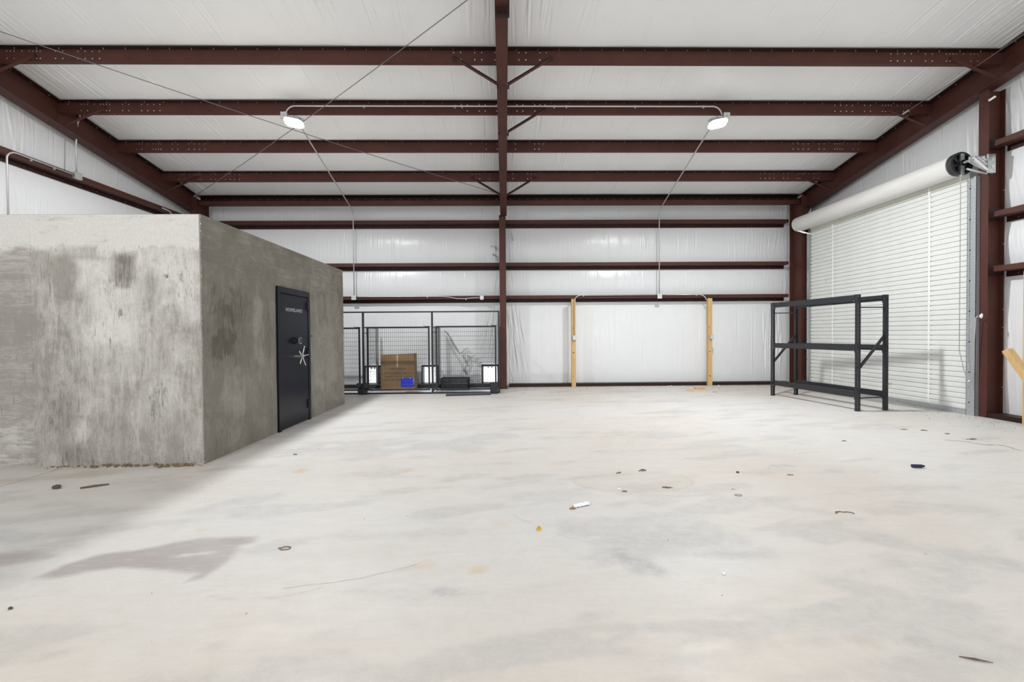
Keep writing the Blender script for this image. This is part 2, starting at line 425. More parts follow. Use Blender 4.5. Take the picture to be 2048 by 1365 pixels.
# ring left by a drum, base of the vault, drips, joint
r_ = np.hypot((X-1.12)/.52, (Y-3.83)/.30); dirt = np.maximum(dirt, .42*np.exp(-((r_-1)/.035)**2)*np.clip(vnoise(X, Y, 3, 5)*2-.5, 0, 1)*(Y < 3.95))
dirt = np.maximum(dirt, .10*(r_ < 1))
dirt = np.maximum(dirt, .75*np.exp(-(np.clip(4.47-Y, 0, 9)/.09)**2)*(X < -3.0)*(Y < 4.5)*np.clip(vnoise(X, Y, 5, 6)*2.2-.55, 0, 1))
dirt = np.maximum(dirt, .45*np.exp(-(np.clip(X+3.07, 0, 9)/.07)**2)*(X > -3.1)*(Y > 4.4)*(Y < 8.5)*np.clip(vnoise(X, Y, 5, 7)*2-.4, 0, 1))
dirt = np.maximum(dirt, .4*ell(X, Y, -4.1, 4.15, .55, .13, .25, 12, 1.2))
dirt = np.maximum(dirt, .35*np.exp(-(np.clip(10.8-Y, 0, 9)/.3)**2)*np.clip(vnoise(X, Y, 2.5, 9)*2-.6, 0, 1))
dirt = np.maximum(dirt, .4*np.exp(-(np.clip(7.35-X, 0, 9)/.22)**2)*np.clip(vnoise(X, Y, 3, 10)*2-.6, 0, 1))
t_ = np.abs(np.hypot((X+1.28), (Y-2.42)*1.6)-.42); dirt = np.maximum(dirt, .35*np.exp(-(t_/.012)**2)*(Y < 2.25)*(Y > 2.0)*(X > -1.5)*(X < -.9))
for (cx, cy, rx, ry, an) in [(3.6,4.0,1.2,.02,.05),(4.9,3.9,.9,.02,-.05),(4.2,6.0,.35,.1,-.1),(3.0,7.2,.6,.04,.1),(0.9,8.6,1.2,.1,0),(2.2,9.8,1.4,.12,0),(1.5,1.78,.08,.04,-.6)]:
    dirt = np.maximum(dirt, .22*ell(X, Y, cx, cy, rx, ry, an, int(cy*7) % 40, 1.0))
P = np.stack([X, Y, np.zeros_like(X)], -1)
floor = gridmesh('floor', P, M['floor'], {'wet': wet, 'warm': warm, 'cool': cool, 'dirt': dirt}, None, 'pale trowelled concrete floor slab with faint stains across the hall', 'floor', 'structure')
# hairline crack and saw joint as thin dark relief lines in the slab
def ribbon(pts, w0, name, mat):
    mb = MB(); q = random.Random(len(pts)); dense = []
    for a, c_ in zip(pts[:-1], pts[1:]):
        n = max(2, int(math.dist(a, c_)/.04))
        for i in range(n): dense.append((a[0]+(c_[0]-a[0])*i/n+q.uniform(-1, 1)*.006, a[1]+(c_[1]-a[1])*i/n+q.uniform(-1, 1)*.006))
    for a, c_ in zip(dense[:-1], dense[1:]):
        d = Vector((c_[0]-a[0], c_[1]-a[1], 0)).normalized(); n = Vector((-d.y, d.x, 0))*w0*q.uniform(.3, 1)
        mb.quad((a[0]-n.x, a[1]-n.y, .0012), (c_[0]-n.x, c_[1]-n.y, .0012), (c_[0]+n.x, c_[1]+n.y, .0012), (a[0]+n.x, a[1]+n.y, .0012))
    return mb.build(name, mat, floor)
ribbon([(5.25,5.13),(5.437,5.027),(5.48,4.865),(5.571,4.881),(5.659,4.832),(5.598,4.684),(5.60,4.583)], .011, 'crack', M['gap'])
ribbon([(-4.43,3.3),(-4.43,4.49)], .004, 'saw_joint', M['gap'])
ribbon([(-1.15,2.25),(-.8,2.32),(-.55,2.44),(-.45,2.5)], .0011, 'crack', M['faint'])
ribbon([(.02,3.16),(.1,3.05),(.35,2.8),(.5,2.7),(.62,2.62)], .0009, 'crack', M['faint'])

# ------------------------------------------------------------------ ceiling film
nx = 1500
xs = np.linspace(XL_F, XR_F, nx); ys = np.concatenate([np.linspace(YF, 4.4, 8)[:-1], np.linspace(4.4, 11.0, 110)])
X, Y = np.meshgrid(xs, ys)
H = np.zeros_like(X); spec = []
rows = [4.1, 5.21] + PY + [10.55]
for a, c_ in zip(rows[:-1], rows[1:]):
    for k in range(95):
        t = rs.rand()
        if t < .33: u = rs.choice([-7.3, 7.25]) * (1-rs.rand()*.14)
        elif t < .48: u = rs.randn()*.35
        elif t < .90: u = rs.choice([-5.4, -3.9, -2.3, -1.3, 1.2, 2.5, 4.2, 5.7]) + rs.randn()*.13
        else: u = rs.uniform(-7.3, 7.3)
        l0 = rs.rand()*.35; l1 = .55+rs.rand()*.45
        spec.append((u, a+(c_-a)*l0, u+rs.randn()*.04, a+(c_-a)*l1, rs.uniform(.006, .022), rs.choice([-1, 1])*rs.uniform(.002, .009)))
for u in (-6.3, -4.75, -3.0, -1.75, 0.62, 1.95, 3.5, 5.1, 6.6):      # blanket seams
    for a, c_ in zip(rows[:-1], rows[1:]): spec.append((u, a-.02, u+.01, c_+.02, .007, .008))
H = creases(X, Y, spec)
Z = RA + MM*(D-np.maximum(Y, -3.0)) + .014 + H*1.0 + (vnoise(X*2, Y*1.5, .8, 3)-.5)*.02
ceiling = gridmesh('ceiling', np.stack([X, Y, Z], -1)[:, ::-1], M['film_ceiling'], None, None, 'white vinyl-faced insulation ceiling sloping down to the back wall', 'ceiling', 'structure')

# ------------------------------------------------------------------ wall films
LVL = [(0, 2.11), (2.27, 2.92), (3.09, 3.97), (4.14, 4.6)]
LVS = LVL[:3] + [(4.14, 5.6)]
def wall_specs(lo, hi, levels, cols, n, seed):
    q = np.random.RandomState(seed); sp = []
    for a, c_ in levels:
        for k in range(n):
            t = q.rand()
            if t < .42:
                cc = cols[q.randint(len(cols))]; s_ = q.choice([-1, 1]); u = cc + s_*abs(q.randn())*.28; sl = s_*q.uniform(.05, .22)
            else: u = q.uniform(lo, hi); sl = q.randn()*.05
            top = q.rand() < .6
            l = q.uniform(.25, .95)*(c_-a)
            if top: v1 = c_-.02; v0 = v1-l
            else: v0 = a+.02; v1 = v0+l
            u0 = u + (sl*(v1-v0) if top else 0); u1 = u
            sp.append((u0, v0, u1+1e-5, v1, q.uniform(.006, .02), q.choice([-1, 1])*q.uniform(.0015, .006)))
    return sp
xs = np.linspace(-7.55, 7.48, 1500); zs = np.linspace(0, 4.62, 150)
X, Z = np.meshgrid(xs, zs)
sp = wall_specs(-7.4, 7.4, LVL, [0, 7.1, -7.2, 0], 210, 5)
for k in range(90):   # strong drapes beside the columns
    s_ = rs.choice([-1, 1]); cc = rs.choice([.1, 7.05, 7.05, -.12]); u = cc + (s_*rs.rand()*.5 if abs(cc) < 1 else -rs.rand()*.45)
    z0 = rs.rand()*1.2; sp.append((u, z0, u+(.28*s_ if abs(cc) < 1 else rs.randn()*.05)*-.5, z0+rs.uniform(.6, 1.2), rs.uniform(.012, .03), rs.choice([-1, 1])*rs.uniform(.004, .012)))
H = creases(X, Z, sp)
puff = np.zeros_like(X)
for a, c_ in LVL: puff += ((Z > a) & (Z < c_))*np.sin(np.pi*np.clip((Z-a)/(c_-a), 0, 1))*(.03 + (vnoise(X, Z, 1.1, 4)-.5)*.03)
Yw = D + .004 - puff + H*(puff > 0)
gridmesh('wall_back', np.stack([X, Yw, Z], -1), M['film_back'], None, None, 'white wrinkled vinyl insulation facing on the back wall', 'wall', 'structure')

def side_wall(name, xf, sgn, label, seed):
    ys = np.concatenate([np.linspace(YF, 4.2, 10)[:-1], np.linspace(4.2, 11.0, 620)]); ss = np.linspace(0, 1, 110)
    Yg, T = np.meshgrid(ys, ss); Zt = RA + MM*(D-np.maximum(Yg, -3.0)) + .02
    Zg = T*Zt
    sp = wall_specs(4.3, 11, LVS, [6.55, 10.5, 6.55], 100, seed)
    # creases in (y, z) need a rectangular grid: use T*5.6 as the vertical coordinate
    H = creases(Yg, T*5.6, sp)
    pf = np.zeros_like(Yg)
    for a, c_ in LVS: pf += ((Zg > a) & (Zg < c_))*np.sin(np.pi*np.clip((Zg-a)/(c_-a), 0, 1))*(.03 + (vnoise(Yg, Zg, 1.0, seed)-.5)*.03)
    Xg = xf + sgn*(pf - H*(pf > 0))
    P = np.stack([Xg, Yg, Zg], -1)
    if sgn < 0: P = P[:, ::-1]
    gridmesh(name, P, M['film_side'], None, None, label, 'wall', 'structure')
side_wall('wall_right', XR_F, -1, 'white vinyl insulation facing on the right wall behind the roll-up door', 15)
side_wall('wall_left', XL_F, 1, 'white vinyl insulation facing on the left wall above the concrete room', 16)

# base trims
def trim(name, lab, *bx): tag(MB().box(*bx).build(name, M['steel_dark_shade']), lab, 'trim', None, 'structure')
trim('baseboard_back', 'dark brown steel base channel along the back wall, right of the centre column', .1, 7.1, 10.78, 10.98, 0.001, .075)
trim('baseboard_left', 'dark brown steel base channel behind the kennels', -7.2, -.1, 10.80, 10.96, 0.001, .06)
trim('baseboard_right', 'dark brown steel base channel at the right wall beside the wooden post', 7.24, 7.47, 4.0, 6.42, 0.001, .07)

# ------------------------------------------------------------------ purlins (Z sections with punched holes)
ENDP = [.14, .35, .40, .45, .56, .66, .71, .76, .81, 1.02, 1.12, 1.33, 1.43, 1.53, 1.63]
ENDB = [.14, .35, .45, .66, .71, .76, .81, 1.02, 1.12, 1.33, 1.43, 1.53, 1.63]
def purlin(x0, x1, y, label, endpat, cenpat_t, cenpat_b, top_off=0., w=.172, group='roof purlins'):
    zr = roof(y) - .004
    t = thing('purlin', label, 'beam', ((x0+x1)/2, y, zr-w), group)
    th = .004; hs = .009
    z0, z1 = zr-w, zr
    rows = {zr-.030: cenpat_t, zr-.132: cenpat_b}
    cuts = {}
    for zc, cp in rows.items():
        xsn = []
        for d in (ENDP if zc > zr-.1 else ENDB):
            xsn.append(endpat*(7.3 if endpat < 0 else 7.25) - endpat*d)
        for d in cp: xsn.append(endpat*d)
        for xc in xsn: cuts.setdefault(round(xc, 4), []).append(zc)
    mb = MB(); cur = x0
    for xc in sorted(cuts):
        if xc-hs <= cur or xc+hs >= x1: continue
        mb.box(cur, xc-hs, y, y+th, z0, z1)
        zz = z0
        for zc in sorted(cuts[xc]):
            mb.box(xc-hs, xc+hs, y, y+th, zz, zc-hs); zz = zc+hs
        mb.box(xc-hs, xc+hs, y, y+th, zz, z1); cur = xc+hs
    mb.box(cur, x1, y, y+th, z0, z1)
    mb.build('web', M['steel'], t)
    k_ = MM*.062; kb = MM*.055
    MB().hexa([(x0,y-.062,zr-.004+k_),(x1,y-.062,zr-.004+k_),(x1,y,zr-.004),(x0,y,zr-.004),(x0,y-.062,zr+k_),(x1,y-.062,zr+k_),(x1,y,zr),(x0,y,zr)]).build('top_flange', M['steel_dark_shade'], t)
    MB().hexa([(x0,y+th,z0),(x1,y+th,z0),(x1,y+.055,z0-kb),(x0,y+.055,z0-kb),(x0,y+th,z0+.004),(x1,y+th,z0+.004),(x1,y+.055,z0-kb+.004),(x0,y+.055,z0-kb+.004)]).build('bottom_flange', M['steel'], t)
    sc = MB(); x = x0+.2
    while x < x1-.1:
        sc.tube([(x, y-.035, zr-.004), (x, y-.035, zr-.03)], [.0035, .001], 5); x += .305
    tag(sc.build('screw_tips', M['bolt'], t), kind='stuff')
    return t
side = {-1: 'left', 1: 'right'}
nm = ['nearest the camera', 'second from the camera, carrying the lamp', 'third from the camera', 'fourth from the camera, farthest back']
CT = [[.11,.30,.40,.60,.70], [.11,.30,.40,.60,.70], [.12,.33,.63], [.3,.52,.6,.68]]
CTr = [[.23,.33,.53,.62], [.23,.33,.53,.62,.7], [.23,.6,.68,.76], [.2,.52,.6,.68]]
for i, y in enumerate(PY):
    purlin(-7.31, -.018, y, f'dark red steel roof purlin in the left bay, {nm[i]}', -1, CT[i], CT[i][:-1])
    purlin(-.006, 7.26, y, f'dark red steel roof purlin in the right bay, {nm[i]}', 1, CTr[i], CTr[i][:-1])
# eave struts
for s_, x0, x1 in ((-1, -7.26, -.006), (1, .006, 7.19)):
    zr = roof(10.5)-.004
    t = thing('eave_strut', f'dark steel eave strut at the top of the back wall, {side[s_]} of centre', 'beam', ((x0+x1)/2, 10.6, zr-.225), 'eave struts')
    MB().box(x0, x1, 10.60, 10.606, zr-.225, zr-.02).build('web', M['steel_dark_shade'], t)
    MB().box(x0, x1, 10.5, 10.6, zr-.225, zr-.220).box(x0, x1, 10.494, 10.5, zr-.225, zr-.125).build('bottom_flange', M['steel'], t)
    MB().hexa([(x0,10.47,zr-.006),(x1,10.47,zr-.006),(x1,10.606,zr-.03),(x0,10.606,zr-.03),(x0,10.47,zr),(x1,10.47,zr),(x1,10.606,zr-.024),(x0,10.606,zr-.024)]).build('top_flange', M['steel_dark_shade'], t)
    sc = MB(); x = x0+.15
    while x < x1: sc.cyl((x, 10.598, zr-.07), (x, 10.59, zr-.07), .006, 6); x += .21
    tag(sc.build('bolt_row', M['bolt'], t), kind='stuff')

# ------------------------------------------------------------------ rafters (I sections following the slope)
def slopebox(x0, x1, y0, y1, o0, o1):   # box whose z follows the roof: from roof-o1 to roof-o0
    return [(x0,y0,roof(y0)-o1),(x1,y0,roof(y0)-o1),(x1,y1,roof(y1)-o1),(x0,y1,roof(y1)-o1),(x0,y0,roof(y0)-o0),(x1,y0,roof(y0)-o0),(x1,y1,roof(y1)-o0),(x0,y1,roof(y1)-o0)]
def rafter(xc, y0, y1, dep, label, wf=.15):
    t = thing('rafter', label, 'beam', (xc, (y0+y1)/2, roof((y0+y1)/2)-dep))
    MB().hexa(slopebox(xc-wf/2, xc+wf/2, y0, y1, .006, .016)).build('top_flange', M['steel_dark_shade'], t)
    MB().hexa(slopebox(xc-.004, xc+.004, y0, y1, .016, dep-.01)).build('web', M['steel'], t)
    MB().hexa(slopebox(xc-wf/2, xc+wf/2, y0, y1, dep-.01, dep)).build('bottom_flange', M['steel'], t)
    return t
RC = rafter(-.012, -2.0, 10.45, .52, 'dark red steel centre rafter running from the back wall overhead', .152)
RL = rafter(-7.325, -2.0, 10.5, .41, 'dark red steel rafter sloping along the left wall', .20)
RR = rafter(7.275, -2.0, 10.5, .41, 'dark red steel rafter sloping along the right wall above the door', .20)
# splice plates of the centre rafter
yb = 5.05
for q in (0, .02):
    MB().box(-.08, .08, yb+q-.01, yb+q+.008, roof(yb)-.62, roof(yb)-.02).build('splice_plate', M['steel_dark_shade'], RC)
bb = MB()
for sx in (-.04, .04): bb.cyl((sx, yb+.028, roof(yb)-.575), (sx, yb+.05, roof(yb)-.575), .016, 6).cyl((sx, yb-.03, roof(yb)-.575), (sx, yb-.01, roof(yb)-.575), .016, 6)
tag(bb.build('splice_bolts', M['steel_dark_shade'], RC), kind='stuff')
for R_, xx, sg in ((RL, -7.32, 1), (RR, 7.27, -1)):
    bb = MB(); y = 5.0
    while y < 10.2:
        bb.cyl((xx+sg*.05, y, roof(y)-.017), (xx+sg*.05, y, roof(y)-.03), .006, 6); y += .27
    tag(bb.build('flange_bolts', M['bolt'], R_), kind='stuff')

# ------------------------------------------------------------------ columns
def icol(name, xc, y0, y1, ztop, label, along='y', wf=.155):
    t = thing(name, label, 'column', (xc, (y0+y1)/2, 0))
    if along == 'y':
        MB().box(xc-wf/2, xc+wf/2, y0, y0+.01, 0, ztop).build('front_flange', M['steel'], t)
        MB().box(xc-.004, xc+.004, y0+.01, y1-.01, 0, ztop).build('web', M['steel'], t)
        MB().box(xc-wf/2, xc+wf/2, y1-.01, y1, 0, ztop).build('rear_flange', M['steel'], t)
        MB().box(xc-wf/2-.02, xc+wf/2+.02, y0-.02, y1+.02, 0, .015).build('base_plate', M['steel_dark_shade'], t)
    return t
COLX = -.04
CC = icol('column', COLX, 10.45, 10.85, roof(10.45)-.5, 'dark red steel centre column on the back wall right of the kennels')
MB().box(COLX-.08, COLX+.08, 10.43, 10.86, roof(10.45)-.54, roof(10.45)-.515).build('cap_plate', M['steel_dark_shade'], CC)
icol('column', 7.20, 10.36, 10.80, roof(10.8)-.02, 'dark red steel corner column behind the black rack')
icol('column', -7.27, 10.36, 10.80, roof(10.8)-.02, 'dark red steel corner column showing above the concrete room')
# end-wall column by the roll-up door: flange faces the room
t = thing('column', 'dark red steel wall column right of the roll-up door, near the wooden post', 'column', (7.36, 6.5, 0))
zt = roof(6.5)-.42
MB().box(7.23, 7.24, 6.42, 6.56, 0, zt).build('front_flange', M['steel'], t)
MB().box(7.24, 7.47, 6.486, 6.494, 0, zt).build('web', M['steel'], t)
MB().box(7.47, 7.48, 6.42, 6.56, 0, zt).build('rear_flange', M['steel'], t)
for z in (2.15, 2.97, 4.02): MB().box(7.24, 7.47, 6.415, 6.423, z, z+.16).build('girt_clip', M['steel_dark_shade'], t)
bb = MB()
for z in (.45, .95, 1.35, 1.62, 2.6, 3.4): bb.box(7.455, 7.468, 6.412, 6.42, z, z+.012)
tag(bb.build('screw_tips', M['bolt'], t), kind='stuff')
# white tag near its top
tag(MB().bar((7.20, 6.40, 4.72), (7.27, 6.37, 4.77), .004, .03).build('bracket_tag', M['strip']), 'small white plastic tag at the top of the right wall column', 'tag')

# ------------------------------------------------------------------ girts (Z sections, near flange up, far flange down)
def girt(axis, a0, a1, c_in, z, label, group):
    """axis 'x': back wall (inner face y=c_in, depth to +y); axis 'r'/'l': side walls"""
    dep = .19; t = None
    def B(c0, c1, z0, z1):
        if axis == 'x': return (a0, a1, c0, c1, z0, z1)
        if axis == 'r': return (c0, c1, a0, a1, z0, z1)
        return (c0, c1, a0, a1, z0, z1)
    sg = -1 if axis == 'l' else 1
    def rng(d0, d1): p, q = c_in+sg*d0, c_in+sg*d1; return (min(p, q), max(p, q))
    mid = (a0+a1)/2
    loc = (mid, c_in, z-.16) if axis == 'x' else (c_in, mid, z-.16)
    t = thing('girt', label, 'beam', loc, group)
    MB().box(*B(*rng(0, .005), z-.078, z)).build('near_flange', M['steel'], t)
    MB().box(*B(*rng(.005, dep), z-.078, z-.073)).build('web', M['steel'], t)
    MB().box(*B(*rng(dep, dep+.005), z-.158, z-.073)).build('far_flange', M['steel_dark_shade'], t)
    sc = MB(); x = a0+.2
    while x < a1-.05:
        c0 = c_in+sg*(dep)
        if axis == 'x': sc.tube([(x, c0, z-.12), (x, c0-.022, z-.12)], [.0045, .001], 5)
        else: sc.tube([(c0, x, z-.12), (c0-sg*.022, x, z-.12)], [.0045, .001], 5)
        x += .305
    tag(sc.build('screw_tips', M['bolt'], t), kind='stuff')
    return t
lv = ['lowest', 'middle', 'top']
for i, z in enumerate(GZ):
    girt('x', -7.2, -.045, 10.8, z, f'{lv[i]} dark red steel wall girt on the back wall, left of the centre column', 'back wall girts')
    girt('x', -.025, 7.10, 10.8, z, f'{lv[i]} dark red steel wall girt on the back wall, right of the centre column', 'back wall girts')
    girt('r', YF+.1, 6.40, XR_IN, z, f'{lv[i]} dark red steel girt on the right wall at the photo edge', 'right wall girts')
    if i < 2: girt('r', 10.36, 10.36+.0, XR_IN, z, '', '') if False else None
for i in (0, 1):
    girt('r', 10.19, 10.75, XR_IN-.06, GZ[i], f'{lv[i]} short dark red girt stub between corner column and roll-up door', 'short girts by the door')
girt('l', 4.4, 10.3, XL_IN, GZ[2], 'dark red steel girt on the left wall above the concrete room', 'left wall girts')

# ------------------------------------------------------------------ flange braces (angles)
def brace(a, b_, label):
    a = Vector(a); b_ = Vector(b_)
    t = thing('flange_brace', label, 'brace', a, 'flange braces')
    d = (b_-a).normalized(); yv = Vector((0, 1, 0)); n = yv.cross(d).normalized()
    if n.z > 0: n = -n
    up = -n
    # leg facing down
    MB().bar(a, b_, .05, .005, up).build('angle_leg', M['steel'], t)
    o = Vector((0, .023, 0)) + up*.022
    MB().bar(a+o, b_+o, .005, .045, up).build('angle_leg', M['steel_dark_shade'], t)
    return t
nb = ['nearest', 'second', 'third', 'farthest']
for i, s_ in ((0, -1), (0, 1), (1, 1), (3, -1), (3, 1)):
    y = PY[i]-.03; zt = roof(y)
    brace((s_*.72, y, zt-.125), (s_*.085, y, zt-.51), f'dark red brace from {nb[i]} purlin down to the {side[s_]} side of the centre rafter')
for i in (0, 1, 3):
    y = PY[i]-.03; zt = roof(y)
    brace((-6.53, y, zt-.125), (-7.2, y, zt-.40), f'dark red brace from {nb[i]} purlin to the left wall rafter')
    brace((6.47, y, zt-.125), (7.15, y, zt-.40), f'dark red brace from {nb[i]} purlin to the right wall rafter')
for s_ in (-1, 1):
    for i in (0, 1):
        MB().box(s_*.077 - .012, s_*.077 + .012, PY[i]-.06, PY[i], roof(PY[i])-.555, roof(PY[i])-.522).build('brace_clip', M['steel_dark_shade'], RC)

# ------------------------------------------------------------------ cable rods
def rod(pts, label, r=.0055):
    mb = MB(); P = [Vector(p) for p in pts]; dense = []
    a, b_ = P[0], P[-1]
    for i in range(25):
        t_ = i/24; p = a.lerp(b_, t_); p.z -= .07*4*t_*(1-t_)*((b_-a).length/9); dense.append(p)
    mb.tube(dense, r, 6)
    root = mb.build('brace_rod', M['rod'], None, True)
    e = MB().cyl(b_ - (b_-a).normalized()*.1, b_, .014, 8)
    e.build('end_fitting', M['zinc'], root)
    return tag(root, label, 'cable', 'roof bracing rods')
o_ = .23
rod([(-7.27, 5.1, roof(5.1)-o_), (-.06, 10.0, roof(10.0)-o_)], 'thin steel bracing rod crossing the left bay from the left rafter to the centre column')
rod([(-.06, 5.0, roof(5.0)-o_), (-6.98, 9.98, roof(9.98)-.27)], 'thin steel bracing rod crossing the left bay from overhead centre to the far left corner')
rod([(6.95, 4.9, roof(4.9)-o_), (6.72, 7.28, roof(7.28)-o_)], 'short thin steel rod at the right end of the roof beside the right rafter')

# ------------------------------------------------------------------ conduits, boxes, lamps
def conduit(paths, label, r=.0115, clips=()):
    root = None
    for pts in paths:
        mb = MB().tube(pts, r, 8)
        if root is None: root = tag(mb.build('conduit', M['galv_pale'], None, True), label, 'conduit')
        else: mb.build('pipe_run', M['galv_pale'], root, True)
    for c_ in clips:
        MB().box(c_[0]-.012, c_[0]+.012, c_[1]-.012, c_[1]+.012, c_[2]-.03, c_[2]+.012).build('clip', M['galv'], root)
    return root
X1, Y1 = Vector((1,0,0)), Vector((0,1,0)); Z1 = Vector((0,0,1))
zc = 5.098; yc = 7.30
pts = [(-3.585, yc, 4.98)] + arc((-3.435, yc, zc-.15), math.pi, math.pi/2, .15, X1, Z1) + arc((3.51, yc, zc-.15), math.pi/2, 0, .15, X1, Z1) + [(3.66, yc, 4.98)]
conduit([pts], 'long grey conduit along the second purlin joining the two lamps', .0125, [(x, yc, zc) for x in (-2.3, -.8, -.68, .85, 1.05, 2.2, 3.35)])
def wall_conduit(x, xw, lamp_x, label):
    y0 = 7.36; za = 4.88
    P = [(lamp_x, y0, roof(y0)-.215)]
    n = 10
    for i in range(1, n+1):
        y = y0+(10.62-y0)*i/n; xx = lamp_x+(xw-lamp_x)*i/n; P.append((xx, y, roof(y)-.215-.02*(i/n)))
    P += [(xw, 10.72, roof(10.72)-.27), (xw, 10.765, roof(10.765)-.36), (xw, 10.77, 4.0), (xw, 10.775, 2.29)]
    return conduit([P], label, .0125, [(xw, 10.78, z) for z in (4.1, 3.04)])
wall_conduit(0, -3.69, -3.48, 'grey conduit dropping from the left lamp down the back wall above the kennels')
wall_conduit(0, 3.84, 3.62, 'grey conduit dropping from the right lamp down the back wall between the wooden posts')
def jbox(name, c_, s, label, mat='galv'):
    t = thing(name, label, 'electrical box', (c_[0], c_[1], c_[2]-s/2), 'electrical boxes')
    MB().box(c_[0]-s/2, c_[0]+s/2, c_[1]-.025, c_[1]+.025, c_[2]-s/2, c_[2]+s/2).build('box_body', M[mat], t, bevel=.004)
    MB().box(c_[0]-s/2-.002, c_[0]+s/2+.002, c_[1]-.03, c_[1]-.025, c_[2]-s/2-.002, c_[2]+s/2+.002).build('cover_plate', M['box_white'], t)
    MB().cyl((c_[0], c_[1]-.034, c_[2]), (c_[0], c_[1]-.03, c_[2]), .014, 10).build('cover_screw', M['silver'], t)
    return t
jbox('junction_box', (-3.69, 10.765, 2.235), .105, 'square junction box on the lowest girt above the kennels')
jbox('junction_box', (3.84, 10.765, 2.225), .105, 'square junction box on the lowest girt between the wooden posts')
jbox('junction_box', (-.56, 10.765, 2.215), .09, 'white junction box on the lowest girt just left of the centre column', 'box_white')
conduit([[(-3.62, 10.77, 2.255)] + [(-3.5+i*.3, 10.77, 2.255) for i in range(7)] + [(-1.5, 10.77, 2.25), (-1.35, 10.77, 2.235), (-1.2, 10.77, 2.2), (-1.0, 10.77, 2.195), (-.8, 10.77, 2.21), (-.6, 10.77, 2.215)]],
        'thin grey conduit bending along the lowest girt over the kennels', .011, [(-1.9, 10.78, 2.255), (-.95, 10.78, 2.197)])
for s_, xe, xb, lb in ((-1, 1.70, 3.79, 'left'), (1, 5.02, 3.89, 'right')):
    P = [(xb, 10.77, 2.262), (xe - s_*.19, 10.77, 2.262)]
    P += [(xe - s_*.19 + s_*.16*math.sin(a), 10.77-.03*math.sin(a), 2.262-.13*(1-math.cos(a))) for a in [math.pi/2*i/8 for i in range(1, 9)]]
    conduit([P], f'short grey conduit on the lowest girt bending down to the {lb} wooden post', .0115, [(xe-s_*.25, 10.78, 2.262)])

def lamp(c_, ang, label, watts):
    t = thing('ceiling_lamp', label, 'lamp', c_, 'high bay lamps')
    R = Matrix.Translation(Vector(c_)) @ Matrix.Rotation(ang, 4, 'Y') @ Matrix.Rotation(math.radians(-24), 4, 'X')
    def tr(mb, name, mat, **k):
        mb.v = [tuple(R @ Vector(v)) for v in mb.v]; return mb.build(name, mat, t, **k)
    def oval(a, b_, z0, z1, k=.85):
        mb = MB(); n = 24; base = [(a*math.copysign(abs(math.cos(q))**.6, math.cos(q)), b_*math.copysign(abs(math.sin(q))**.6, math.sin(q))) for q in [2*math.pi*i/n for i in range(n)]]
        for (s_, z) in ((1, z0), (k, z1)):
            for x, y in base: mb.v.append((x*s_, y*s_, z))
        for i in range(n): j = (i+1) % n; mb.f.append((i, j, n+j, n+i))
        mb.f.append(tuple(range(n))[::-1]); mb.f.append(tuple(range(n, 2*n))); return mb
    tr(oval(.165, .095, 0, .05, .8), 'housing', M['galv'], smooth=False)
    tr(oval(.15, .085, -.016, -.0005, 1.04), 'lens', M['lens'])
    f_ = MB()
    for i in range(7): f_.box(-.11+i*.035, -.105+i*.035, -.06, .06, .05, .075)
    tr(f_, 'heat_fin', M['galv'])
    tr(MB().tube([(-.12, 0, .02), (-.12, .0, .11), (0, 0, .15), (.12, 0, .11), (.12, 0, .02)], .007, 6), 'yoke', M['galv'])
    ld = bpy.data.lights.new('lamp_light', 'AREA'); ld.shape = 'ELLIPSE'; ld.size = .3; ld.size_y = .17; ld.energy = watts; ld.color = (.97, .985, 1)
    lo = bpy.data.objects.new('lamp_light', ld); COL.objects.link(lo); lo.parent = t
    lo.matrix_local = Matrix.Rotation(ang*.5, 4, 'Y') @ Matrix.Rotation(math.radians(-8), 4, 'X') @ Matrix.Translation((0, 0, -.04))
    return t
lamp((-3.43, 7.25, 4.80), math.radians(11), 'bright white lamp with tilted head under the second purlin, left bay', LAMP_W)
lamp((3.57, 7.25, 4.79), math.radians(-11), 'bright white lamp with tilted head under the second purlin, right bay', LAMP_W)
jbox('lamp_box', (-3.60, 7.29, 4.935), .10, 'grey junction box beside the left lamp', 'galv')
jbox('lamp_box', (3.73, 7.29, 4.93), .10, 'grey junction box beside the right lamp', 'galv')
for q, (x, y) in enumerate(((-3.6, .9), (3.6, .9), (-3.6, -2.6), (3.6, -2.6))):
    tt = lamp((x, y, roof(y)-.45), 0, ['white lamp above the left front of the room, overhead out of view', 'white lamp above the right front of the room, overhead out of view', 'white lamp behind the camera, left', 'white lamp behind the camera, right'][q], REAR_W)
# left wall conduit, box and drop
xl = XL_IN + .02
conduit([[(xl, 6.62, 2.6), (xl, 6.62, 3.97)] + [(xl, 6.62+.14*(1-math.cos(a)), 3.97+.13*math.sin(a)) for a in [math.pi/2*i/8 for i in range(1, 9)]] + [(xl, 7.0, 4.098), (xl, 7.6, 4.098)],
         [(xl, 7.68, 4.12), (xl+.005, 7.67, 4.6), (xl+.03, 7.68, 4.98), (xl+.07, 7.66, 5.04), (xl+.2, 7.55, 5.06), (xl+.3, 7.42, 5.02)]],
        'grey conduit bent over the left wall girt above the concrete room', .013, [(xl, 6.95, 4.09), (xl, 7.3, 4.09)])
t = thing('junction_box', 'grey junction box on the left wall girt above the concrete room', 'electrical box', (xl, 7.68, 4.05), 'electrical boxes')
MB().box(xl-.02, xl+.03, 7.62, 7.74, 4.04, 4.15).build('box_body', M['galv'], t, bevel=.004)
MB().box(xl+.03, xl+.036, 7.617, 7.743, 4.037, 4.153).build('cover_plate', M['galv_pale'], t)
conduit([[(xl, 9.55, 4.09), (xl+.01, 9.75, 4.07), (xl+.015, 9.85, 3.98), (xl+.015, 9.87, 3.7)]], 'small curved conduit end on the left wall girt near the far corner', .012)

